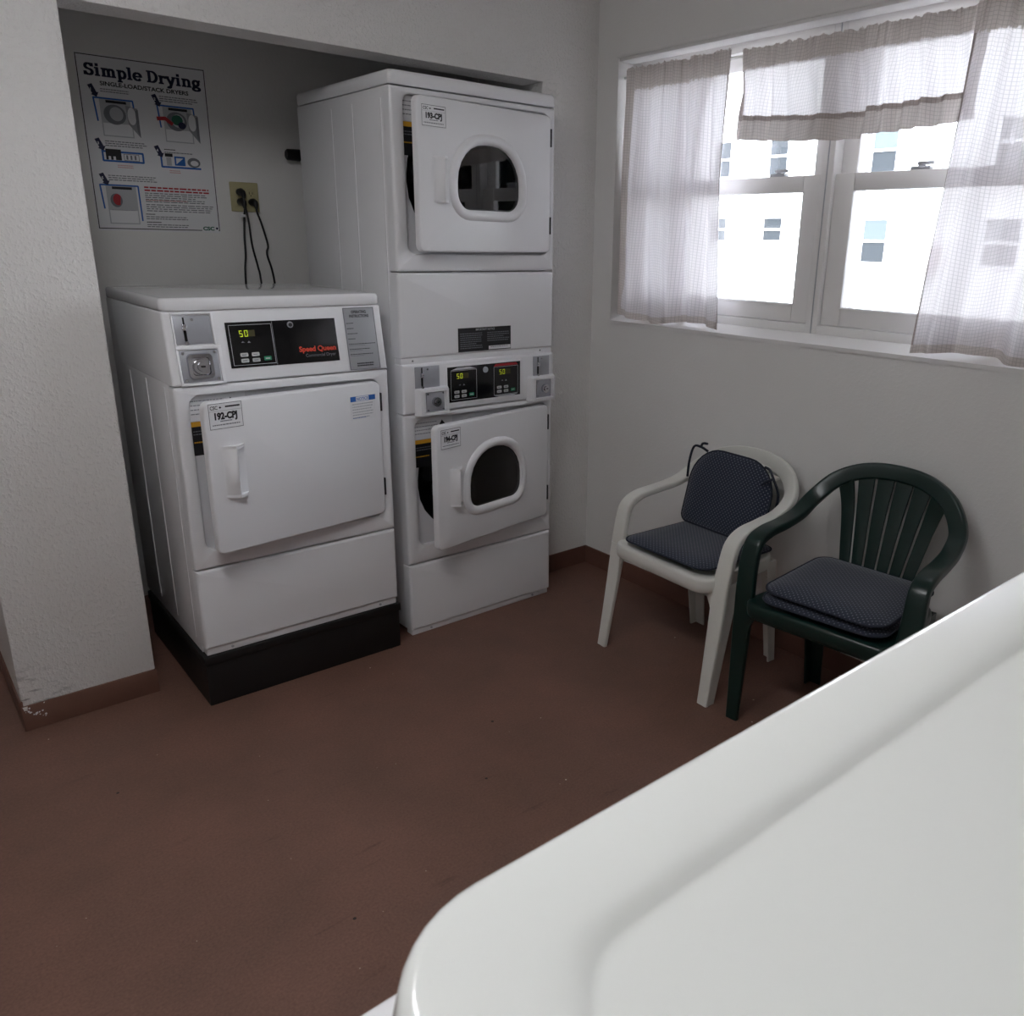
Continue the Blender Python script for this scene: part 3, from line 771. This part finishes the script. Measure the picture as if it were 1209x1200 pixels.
# serif lettering drawn with a broad pen: returns strokes in em units and advance
def arc(cx, cy, rx, ry, a0, a1, n=10):
    return [(cx + rx * math.cos(math.radians(a0 + (a1 - a0) * i / n)), cy + ry * math.sin(math.radians(a0 + (a1 - a0) * i / n))) for i in range(n + 1)]
def serif(x, y, w=.13): return [(x - w, y), (x + w, y)]
G = {
 'S': ([arc(.27, .53, .17, .16, 20, 270), arc(.27, .19, .19, .17, 90, -160), [(.46, .70), (.46, .55)], [(.07, .02), (.07, .19)]], .56),
 'i': ([[(.17, .03), (.17, .48)], serif(.17, .025), [(.04, .475), (.2, .475)], [(.17, .61), (.17, .72)]], .36),
 'm': ([[(.17, .03), (.17, .48)], [(.04, .475), (.2, .475)], serif(.17, .025, .12), arc(.31, .34, .13, .13, 170, 0), [(.44, .34), (.44, .03)], serif(.44, .025, .11), arc(.58, .34, .13, .13, 170, 0), [(.71, .34), (.71, .03)], serif(.71, .025, .12)], .88),
 'p': ([[(.17, -.2), (.17, .48)], [(.04, .475), (.2, .475)], serif(.17, -.2), arc(.32, .245, .17, .225, 140, -140, 14)], .58),
 'l': ([[(.17, .03), (.17, .72)], serif(.17, .025), [(.04, .715), (.2, .715)]], .34),
 'e': ([arc(.28, .245, .2, .225, 0, 320, 16), [(.1, .25), (.47, .25)]], .54),
 'D': ([[(.18, .03), (.18, .69)], [(.04, .69), (.32, .69)], [(.04, .03), (.32, .03)], arc(.32, .36, .28, .33, 90, -90, 14)], .70),
 'r': ([[(.17, .03), (.17, .48)], [(.04, .475), (.2, .475)], serif(.17, .025, .14), arc(.34, .33, .15, .13, 170, 60), [(.42, .47), (.42, .38)]], .46),
 'y': ([[(.1, .475), (.30, .03)], [(.49, .475), (.26, -.12)], arc(.17, -.12, .09, .08, 0, -150, 6), serif(.1, .475, .1), serif(.48, .475, .1)], .58),
 'n': ([[(.17, .03), (.17, .48)], [(.04, .475), (.2, .475)], serif(.17, .025), arc(.33, .33, .15, .14, 170, 0), [(.48, .34), (.48, .03)], serif(.48, .025)], .65),
 'g': ([arc(.26, .30, .16, .17, 0, 360, 16), arc(.27, -.08, .2, .11, 0, 360, 16), [(.16, .14), (.11, .06), (.2, .02), (.36, .03)], [(.4, .43), (.52, .47)]], .56),
 ' ': ([], .26)}
em = .053; adv = sum(G[ch][1] for ch in 'Simple Drying'); kx = .398 / adv / em; x = .026
for ch in 'Simple Drying':
    for pl in G[ch][0]:
        po.stroke(F, [(x + a * em * kx, -.0705 + q * em) for a, q in pl], .0105, ink_navy, thin=.0054)
    x += G[ch][1] * em * kx
po.text(F, 'SINGLE-LOAD/STACK DRYERS', .072, -.1005, .0195, ink, .03, .303)
def arrow(x, y, n):
    po.poly(F, [(x, y), (x + .015, y + .006), (x + .028, y - .022), (x + .034, y - .020), (x + .026, y - .037), (x + .008, y - .030), (x + .013, y - .027)], ink_navy, .001)
    po.text(F, n, x + .008, y - .017, .013, paper, .03, off=.0014)
def mini_dryer(x, y, w, h, openit, red=None):
    po.rect(F, x, y - h, x + w, y, ink_lgrey, .0007); po.rect(F, x + w * .2, y - .012, x + w * .86, y - .003, ink, .0010)
    po.stroke(F, [(x - .012, y - h * .6), (x - .018, y + .002), (x + w + .008, y + .002), (x + w + .010, y - h * (.2 if openit else .9))], .0055, ink_blue)
    po.rect(F, x + .004, y - h + .004, x + w - .004, y - h * .64, paper, .0009)
    if openit:
        po.poly(F, arc(x + w * .45, y - h * .40, w * .36, h * .27, 0, 360, 24)[:-1], ink_grey, .0011)
        po.poly(F, arc(x + w * .5, y - h * .38, w * .22, h * .19, 0, 360, 20)[:-1], ink_lgrey, .0013)
        po.poly(F, [(x + w * .82, y - h * .12), (x + w * 1.2, y - h * .18), (x + w * 1.22, y - h * .98), (x + w * 1.02, y - h * .78), (x + w * .86, y - h * .62)], ink_mgrey, .0012)
        po.poly(F, arc(x + w * 1.0, y - h * .40, w * .14, h * .24, 0, 360, 18)[:-1], paper, .0014)
        po.poly(F, [(x + w * 1.12, y - h * .25), (x + w * 1.22, y - h * .2), (x + w * 1.22, y - h * .98), (x + w * 1.13, y - h * .8)], ink_grey, .0015)
    else:
        po.poly(F, arc(x + w * .30, y - h * .38, w * .2, h * .18, 0, 360, 20)[:-1], ink_grey, .0011)
        po.poly(F, arc(x + w * .34, y - h * .36, w * .15, h * .15, 40, 300, 14), ink_red, .0013)
        po.lines(F, x + w * .1, x + w * .9, y - h * .63, .004, 1, ink_grey, h=.0015)
    if red:
        po.stroke(F, [(x - .022, y - h * .36), (x + w * .05, y - h * .34), (x + w * .28, y - h * .48)], .013, ink_red, off=.0016)
        po.poly(F, arc(x + w * .47, y - h * .36, w * .2, h * .15, 0, 360, 12)[:-1], ink_green, .0015)
        po.poly(F, arc(x + w * .62, y - h * .5, w * .14, h * .1, 0, 360, 10)[:-1], ink_navy, .0016)
arrow(.030, -.104, '1'); po.lines(F, .070, .165, -.111, .0075, 2, ink_grey, seed=21)
mini_dryer(.062, -.145, .103, .125, True)
arrow(.240, -.114, '2'); po.lines(F, .268, .410, -.113, .0075, 3, ink_grey, seed=22)
mini_dryer(.275, -.148, .103, .124, True, red=True)
arrow(.029, -.283, '3'); po.lines(F, .063, .205, -.285, .0075, 3, ink_grey, seed=23)
po.stroke(F, [(.050, -.318), (.050, -.354), (.186, -.354), (.186, -.322), (.05, -.322)], .0065, ink_blue); po.rect(F, .060, -.350, .112, -.313, ink, .001)
po.rect(F, .068, -.350, .076, -.338, paper, .0013); po.rect(F, .084, -.350, .092, -.338, paper, .0013); po.rect(F, .120, -.350, .172, -.327, paper, .001)
po.frame(F, .120, -.350, .172, -.327, .0015, ink, .0012)
for i in range(3): po.rect(F, .128 + i * .014, -.346, .134 + i * .014, -.331, ink_grey, .0014)
po.lines(F, .095, .150, -.366, .007, 2, ink_pink, seed=24)
arrow(.228, -.292, '4'); po.lines(F, .264, .305, -.298, .0075, 1, ink, seed=25); po.lines(F, .264, .370, -.308, .0075, 1, ink_grey, seed=26)
po.stroke(F, [(.250, -.325), (.250, -.362), (.392, -.362)], .0065, ink_blue); po.rect(F, .264, -.325, .292, -.313, ink, .001); po.rect(F, .268, -.357, .286, -.327, ink_lgrey, .001)
po.rect(F, .297, -.355, .336, -.322, ink_blue, .001); po.poly(F, [(.303, -.350), (.330, -.328), (.303, -.328)], paper, .0013); po.poly(F, arc(.368, -.341, .024, .018, 0, 360, 18)[:-1], ink_grey, .0012); po.poly(F, arc(.370, -.343, .015, .010, 0, 360, 16)[:-1], paper, .0014)
po.lines(F, .275, .315, -.373, .007, 2, ink_pink, seed=27)
arrow(.027, -.402, '5'); po.lines(F, .058, .225, -.403, .0075, 3, ink_grey, seed=28)
mini_dryer(.044, -.440, .103, .135, False)
po.lines(F, .176, .420, -.437, .0105, 2, ink_red, h=.0055, seed=29)
po.lines(F, .176, .405, -.459, .0075, 5, ink_grey, seed=30); po.lines(F, .176, .330, -.484, .0075, 1, ink_pink, seed=31)
po.lines(F, .176, .425, -.500, .0075, 4, ink_grey, seed=32)
po.lines(F, .171, .205, -.535, .0075, 1, ink, seed=33); po.lines(F, .171, .325, -.544, .0075, 2, ink_grey, seed=34)
po.lines(F, .171, .225, -.564, .0075, 1, ink, seed=35); po.lines(F, .171, .325, -.573, .0075, 2, ink_grey, seed=36)
po.rect(F, .372, -.594, .436, -.572, paper, .0012); po.text(F, 'CSC', .376, -.5905, .019, ink_green, .045, .044, off=.0016)
po.poly(F, arc(.430, -.583, .0045, .0045, 0, 360, 12)[:-1], ink_navy, .0016)
tag(po.build('drying_poster', loc=(PX, YB, PZ)), 'white instruction poster headed Simple Drying on the alcove wall', 'poster')

# ------------------------------------------------------------------ outlet, cords, pipe stub
ot = thing('wall_outlet', 'ivory four-socket outlet plate on the alcove wall right of the poster', 'outlet', (-1.164, YB, 1.616))
o_ = B(); o_.panel(-.057, .057, -.057, .057, .004, -.006, 0, .003, ivory)
for sx in (-.0235, .0235): o_.box(sx - .0165, sx + .0165, -.009, -.005, -.034, .034, ivory, .003)
F = front(-.009)
for dx in (-.007, .006): o_.rect(F, .0235 + dx, .011, .0235 + dx + .0022, .021, dark_hole)
o_.rect(F, .0215, .004, .0255, .008, dark_hole)
o_.build('cover_plate', ot)
def cord(label, plug, path, clip=False):
    t = thing('power_cord', label, 'cord', (plug[0], YB - .012, plug[1]), group=None)
    O = Vector((plug[0], YB - .012, plug[1]))
    pl = B(); q = [(0, 0, 0), (0, -.018, 0), (.002, -.030, -.004), (.003, -.036, -.014), (.003, -.038, -.026)]
    pl.tube(q, [.014, .015, .013, .009, .005], rubber, 12); pl.build('plug', t)
    c = B(); pts = [Vector((.003, -.038, -.026))] + [Vector((x, y, z)) - O for x, y, z in path]
    c.tube(crom(pts, 8), .0042, rubber, 8); c.build('cable', t)
    if clip:
        k = B(); a = Vector(path[0]) - O; k.box(a.x - .014, a.x + .006, a.y - .006, a.y + .006, a.z - .005, a.z + .005, paper, .001); k.build('tag', t)
    return t
cord('black power cord in the lower left socket, leftmost of three, with white tag', (-1.1875, 1.597), [(-1.182, .82, 1.543), (-1.188, .825, 1.46), (-1.190, .825, 1.39), (-1.200, .825, 1.28), (-1.205, .82, .9), (-1.2, .78, .5), (-1.2, .6, .3)], True)
cord('black power cord in the upper left socket, middle one of the three', (-1.1875, 1.634), [(-1.180, .80, 1.565), (-1.172, .805, 1.52), (-1.161, .82, 1.427), (-1.143, .825, 1.34), (-1.135, .825, 1.27), (-1.12, .82, .9), (-1.1, .78, .5), (-1.1, .62, .3)])
cord('black power cord in the lower right socket, rightmost of the three', (-1.1405, 1.597), [(-1.128, .82, 1.555), (-1.114, .82, 1.512), (-1.094, .825, 1.43), (-1.100, .825, 1.39), (-1.078, .825, 1.27), (-1.07, .82, .9), (-1.04, .78, .5), (-1.04, .62, .3)])
b = B(); b.tube([(0, 0, 0), (0, -.03, 0)], .012, black, 12); b.tube([(-.032, -.034, 0), (-.027, -.034, 0), (.022, -.034, 0), (.024, -.034, 0)], [.017, .022, .024, .024], black, 16)
tag(b.build('pipe_stub', loc=(-.956, YB, 1.790)), 'short black capped pipe stub on the alcove wall beside the stacked dryer', 'pipe')

# ------------------------------------------------------------------ curtains and rod
def curtain(name, label, y0, y1, zt, zb_fn, folds, amp, header, hem, seam=None, xc=.012, nU=180, nV=110, sway=None, seed=1, fold0=0.0):
    rnd = random.Random(seed)
    ph = [rnd.random() * 6.28 for _ in range(12)]
    def X(s, t, z):
        gather = max(0.0, 1 - max(0, (zt - .02 - z)) / .10)
        f = 0
        for i, (fr, a) in enumerate(folds):
            f += a * math.sin(2 * PI * fr * (s + .03 * math.sin(3 * t + ph[i]) + .035 * math.sin(2 * PI * s * 1.3 + ph[i + 3])) + ph[i])
        r = .35 * math.sin(2 * PI * 23 * s + ph[8] + 2 * t) + .3 * math.sin(2 * PI * 37 * s + ph[9]) + .2 * math.sin(2 * PI * 61 * s + ph[10])
        return xc + amp * (f * (.35 + .65 * min(1, t * 2.2))) + .007 * r * gather
    vs = []; uvs = []; rows = []
    c = B()
    for j in range(nV + 1):
        t = j / nV
        for i in range(nU + 1):
            s = i / nU
            zb = zb_fn(s); top = zt + .003 * math.sin(2 * PI * 19 * s + ph[7]) + .0025 * math.sin(2 * PI * 41 * s + ph[6])
            z = top + (zb - top) * t
            yy = y0 + (y1 - y0) * s + (sway(s, t) if sway else 0)
            yy += .006 * math.sin(2 * PI * 14 * s + ph[5]) * (1 - t)
            vs.append((X(s, t, z), yy, z)); uvs.append((s * abs(y1 - y0) * 1.35, zt - z + .01 * math.sin(2 * PI * 3 * s + ph[4])))
        rows.append(t)
    n = nU + 1
    groups = {}
    for j in range(nV):
        for i in range(nU):
            a = j * n + i; zmid = vs[a][2]; zbm = zb_fn((i + .5) / nU)
            if zt - zmid < header: m = cloth_dbl
            elif seam and seam[0] < zmid - zbm < seam[1]: m = cloth_seam
            elif zmid - zbm < hem: m = cloth_dbl
            elif i < 2 or i > nU - 3: m = cloth_seam
            elif fold0 and i / nU < fold0 + .012 * math.sin(j * .23): m = cloth_dbl
            else: m = cloth
            groups.setdefault(m.name, (m, []))[1].append((a, a + 1, a + n + 1, a + n))
    c.v = [tuple(v) for v in vs]; c.uv = {i: u for i, u in enumerate(uvs)}
    for nm, (m, fs) in groups.items():
        k = c.m(m)
        for f in fs: c.f.append(f); c.mi.append(k)
    ox = Vector((xc, (y0 + y1) / 2, zt)); c.v = [tuple(Vector(v) - ox) for v in c.v]
    o = c.build(name, loc=ox, smooth=180, recalc=False)
    return tag(o, label, 'curtain')
curtain('window_curtain', 'sheer checked curtain panel at the corner end of the window', -.150, -.690, 2.118, lambda s: 1.166 + .012 * math.sin(s * 9 + 1),
        [(3.4, .9), (7.1, .6), (1.5, .6)], .024, .075, .028, sway=lambda s, t: (.03 - .045 * s) * t, seed=4, fold0=.115)
curtain('window_valance', 'short sheer valance with a darker seam, hanging between the two curtain panels', -.715, -1.56, 2.108,
        lambda s: 1.826 - .030 * math.sin(s * PI * .9) + (-.006 * max(0, (s - .62)) / .38) + (.008 if s > .60 else 0),
        [(5.5, .5), (11.5, .7), (2.1, .4)], .018, .062, .064, seam=(.064, .080), nV=130, sway=lambda s, t: -.02 * (1 - s) * (0.5 - t), seed=9, xc=.014)
curtain('window_curtain', 'sheer checked curtain panel at the near right end of the window', -1.525, -2.055, 2.112, lambda s: 1.163 + .010 * math.sin(s * 7),
        [(2.6, 1.0), (6.3, .6), (1.3, .7)], .028, .075, .028, sway=lambda s, t: (-.02 + .05 * t) * (1 - s), seed=12, xc=.004)
b = B(); b.tube([(0, 0, 0), (0, -.94, 0), (0, -1.93, 0)], .005, rod_m, 10)
tag(b.build('curtain_rod', loc=(.034, -.124, 2.094)), 'thin white rod threaded through the gathered curtain tops', 'curtain rod')

# ------------------------------------------------------------------ chairs
def ribbon(bd, pts, wid, thk, waxis, mat, n=8):
    """sweep a rounded rectangle; per control point: width, thickness and width axis"""
    P = crom(pts, n); Wd = crom([(a, c, 0) for a, c in zip(wid, thk)], n); A = crom(waxis, n)
    L = []
    for i, p in enumerate(P):
        t = (P[min(i + 1, len(P) - 1)] - P[max(i - 1, 0)]).normalized()
        a = A[i]; a = (a - t * a.dot(t)).normalized(); nn = t.cross(a)
        w, h = Wd[i].x / 2, Wd[i].y / 2; r = min(w, h) * .55
        L.append([tuple(p + a * x + nn * y) for x, y in rr(-w, w, -h, h, r, 3)])
    bd.loft(L, mat)

def leg_L(bd, sx, top, foot, wt, wb, dt, db, mat, th=.006, back=False):
    """L-section resin leg; sx = side, face towards the front, flange along the side"""
    L = []
    sy = -1 if not back else 1
    for k in range(7):
        t = k / 6; x = top[0] + (foot[0] - top[0]) * t; y = top[1] + (foot[1] - top[1]) * t; z = top[2] + (foot[2] - top[2]) * t
        w = wt + (wb - wt) * t ** .8; d = dt + (db - dt) * t ** .8
        q = [(0, 0), (-w, 0), (-w, th), (-th, th), (-th, d), (0, d)]
        L.append([(x + sx * a, y - sy * bq, z) for a, bq in q])
    bd.loft(L, mat)

def chair(name, label, loc, rotz, mat, hoop, waxis, wid, thk, slats, seat_z, half_w, splay, fan=.150):
    t = thing(name, label, 'chair', loc, rotz)
    # seat pan with rolled front edge
    s = B(); L = []
    y0, y1 = -.225, .19
    ow = half_w
    def out(e, z, dz=0):
        pts = rr(-ow + e, ow - e, y0 + e, y1 - e, (.05, .05, .09, .09), 6)
        res = []
        for x, y in pts:
            k = max(0, (y1 - y) / (y1 - y0)); taper = 1 - .16 * (1 - k)
            zz = z + .012 * max(0, -y / .22) * 0 - .010 * (1 - (x / ow) ** 2) * (1 - k) + dz
            res.append((x * taper, y - .018 * (1 - (x / ow) ** 2) * (k > .9), zz))
        return res
    for e, dz in ((.010, -.052), (.002, -.045), (.0, -.03), (.0, -.010), (.003, -.003), (.010, 0), (.03, -.002), (.06, -.008), (.12, -.012)):
        L.append(out(e, seat_z + dz))
    s.loft(L, mat, False, True)
    L2 = [out(.008, seat_z - .052), out(.016, seat_z - .045), out(.02, seat_z - .014), out(.12, seat_z - .020)]
    s.loft(L2, mat, False, True); s.loft([L[0], L2[0]], mat, False, False)
    s.build('seat', t, smooth=50)
    # hoop: arm, back, arm; drawn for x>0 and mirrored
    full = [(-x, y, z) for x, y, z in hoop[::-1]] + [h for h in hoop[1:]] if hoop[0][0] == 0 else None
    fw = [(a[0], -a[1], -a[2]) for a in waxis[::-1]] + list(waxis[1:])
    fw = [(a[0], a[1], a[2]) for a in fw]
    n = len(hoop)
    fw = [(waxis[n - 1 - i][0], waxis[n - 1 - i][1], -waxis[n - 1 - i][2]) for i in range(n - 1)] + [w_ for w_ in waxis]
    # keep the width axis continuous through the crown (z sign flips with side)
    fw = [(a[0], a[1], a[2]) if i >= n - 1 else (a[0], a[1], a[2]) for i, a in enumerate(fw)]
    fw = [(w_[0] * -1, w_[1], w_[2]) for w_ in waxis[::-1][:-1]] + list(waxis)
    hb = B(); ribbon(hb, full, [w_ for w_ in wid[::-1][:-1]] + list(wid), [w_ for w_ in thk[::-1][:-1]] + list(thk), fw, mat)
    hb.build('arm_hoop', t, smooth=60)
    for sx in (-1, 1):
        l = B(); tx, ty, tz = hoop[-1]
        P = [(sx * tx, ty, tz + .004), (sx * (tx + (splay[0] - tx) * .3), ty + (splay[1] - ty) * .25, tz * .72), (sx * (tx + (splay[0] - tx) * .65), ty + (splay[1] - ty) * .62, tz * .36), (sx * splay[0], splay[1], 0)]
        ribbon(l, P, [.062, .058, .049, .042], [.022, .020, .018, .017], [(1, 0, 0)] * 4, mat, 5)
        L = []
        for k in range(7):   # inner flange tapering towards the foot
            t_ = k / 6; x = sx * (tx + (splay[0] - tx) * t_ + .024 - .006 * t_); y = ty + (splay[1] - ty) * t_ + .004; z = (tz + .02) * (1 - t_); dd = .060 - .030 * t_
            L.append([(x, y, z), (x - sx * .007, y, z), (x - sx * .007, y + dd, z), (x, y + dd, z)])
        l.loft(L, mat)
        L = []
        for k in range(6):   # gusset under the seat corner
            t_ = k / 5; z = seat_z - .02 - .12 * t_; wdt = .060 * (1 - t_) ** 2 + .004
            xo = sx * (tx - .020); L.append([(xo, ty - .014, z), (xo - sx * wdt, ty - .014, z), (xo - sx * wdt, ty - .006, z), (xo, ty - .006, z)])
        l.loft(L, mat)
        l.build('leg', t, smooth=40)
    for sx in (-1, 1):
        l = B(); leg_L(l, sx, (sx * (half_w - .035), .165, seat_z - .02), (sx * splay[2], splay[3], 0), .065, .045, .05, .035, mat, back=True)
        l.build('leg', t, smooth=30)
    for k in range(slats):
        u = (k - (slats - 1) / 2) / ((slats - 1) / 2)
        xb, xt = u * .095, u * fan
        ztop = hoop[0][2] - .012 - .032 * abs(u) ** 2.2; ytop = hoop[0][1] - .03 * abs(u) ** 2
        sl = B(); pts = [(xb, .155, seat_z - .012), (xb + (xt - xb) * .25, .175, seat_z + .09), (xb + (xt - xb) * .65, .205, seat_z + .23), (xt, ytop, ztop)]
        ribbon(sl, pts, [.030, .036, .044, .054], [.008, .008, .008, .010], [(1, 0, 0)] * 4, mat, 5); sl.build('slat', t, smooth=50)
    return t

whoop = [(0, .262, .728), (.09, .256, .722), (.170, .230, .697), (.226, .180, .648), (.243, .10, .606), (.250, .0, .590), (.254, -.09, .577), (.257, -.142, .542), (.256, -.165, .46), (.254, -.175, .40)]
wax = [(0, .3, 1), (.25, .2, .95), (.65, .1, .75), (.9, 0, .35), (1, 0, .1), (1, 0, 0), (1, 0, 0), (1, 0, 0), (1, 0, 0), (1, 0, 0)]
wc = chair('resin_armchair', 'white resin armchair with a tied-on back cushion, left of the green chair', (-.303, -.961, 0), -PI / 2 - .05, white_ch, whoop, wax,
           [.060, .058, .056, .052, .050, .050, .052, .056, .060, .062], [.016, .018, .022, .024, .024, .024, .026, .026, .024, .022], 5, .430, .238, (.262, -.232, .200, .215), fan=.110)
ghoop = [(0, .240, .797), (.10, .232, .786), (.180, .205, .747), (.230, .160, .684), (.243, .09, .642), (.248, .0, .626), (.252, -.09, .620), (.254, -.150, .596), (.256, -.170, .52), (.252, -.182, .42)]
gc = chair('resin_armchair', 'dark green resin armchair with slatted back, right of the white chair', (-.320, -1.560, 0), -PI / 2 + .10, green_ch, ghoop, wax,
           [.052, .052, .052, .052, .052, .052, .054, .056, .060, .062], [.028, .028, .028, .028, .028, .028, .030, .030, .028, .024], 6, .435, .240, (.256, -.190, .20, .215))

def cushion(name, label, M4, w, d, th, rad, puff=1.0, group=None, ties=None):
    c = B(); L = []
    for e, z in ((.14, -.5), (.08, -.48), (.03, -.36), (.006, -.12), (0, 0), (.006, .12), (.03, .36), (.08, .48), (.13, .5)):
        e *= min(1.0, d / .40); rad2 = tuple(min(max(r_ - e * .6, .02), w / 2 - e - .001, d / 2 - e - .001) for r_ in rad)
        L.append([(x, y, z * th * puff) for x, y in rr(-w / 2 + e * 1.0, w / 2 - e, -d / 2 + e, d / 2 - e, rad2, 8)])
    c.loft(L, cush_m)
    ed = [(x, y, 0) for x, y in rr(-w / 2, w / 2, -d / 2, d / 2, rad, 8)]
    o = c.build(name, smooth=60); o.matrix_world = M4
    p = B(); p.tube(ed + [ed[0]], .0035, piping_m, 6); p.build('piping', o, smooth=60)
    for q in (ties or []):
        tt = B(); tt.tube(crom(q, 6), .0048, piping_m, 6); tt.build('tie', o, smooth=60)
    return tag(o, label, 'cushion', group)
def local(chair_o, loc, rx=0, ry=0, rz=0):
    bpy.context.view_layer.update()
    return chair_o.matrix_world @ Matrix.Translation(loc) @ Matrix.Rotation(rz, 4, 'Z') @ Matrix.Rotation(rx, 4, 'X') @ Matrix.Rotation(ry, 4, 'Y')
cushion('seat_cushion', 'navy dotted cushion lying on the seat of the white chair', local(wc, (0.0, -.025, .449), rx=-.02, rz=.04), .395, .38, .036, (.05, .05, .04, .04))
cushion('back_cushion', 'navy dotted cushion tied upright against the back of the white chair', local(wc, (-0.005, .118, .608), rx=PI / 2 - .24), .385, .29, .032, (.03, .03, .13, .13),
        ties=[[(-.135, .13, 0), (-.165, .14, .01), (-.19, .135, .02), (-.192, .08, .025), (-.188, .02, .02)], [(-.165, .14, .01), (-.15, .155, .02), (-.128, .158, .02)],
              [(.135, .13, 0), (.165, .125, .01), (.195, .10, .02), (.20, .05, -.02), (.198, .0, -.03)], [(.195, .10, .02), (.175, .085, .03), (.16, .07, .03)]])
cushion('seat_cushion', 'navy dotted cushion on the green chair, lower one of two', local(gc, (0.0, -.03, .452), rz=.02), .385, .38, .032, (.06, .06, .05, .05))
cushion('seat_cushion', 'navy dotted cushion on the green chair, upper one of two', local(gc, (0.005, -.025, .486), rx=.03, rz=-.03), .385, .375, .032, (.06, .06, .05, .05))

# ------------------------------------------------------------------ added ceiling lamp, out of view, put in to brighten the room
lt = thing('added_ceiling_lamp', 'added white fluorescent ceiling lamp outside the frame, put in to brighten the room', 'lamp', (-2.3, -1.70, ZC))
b = B(); b.box(-.11, .11, -.62, .62, -.03, 0, added_lamp_body, .004); b.build('added_lamp_body', lt)
b = B(); b.box(-.10, .10, -.6, .6, -.075, -.0305, added_lamp_m, .012); b.build('diffuser', lt)
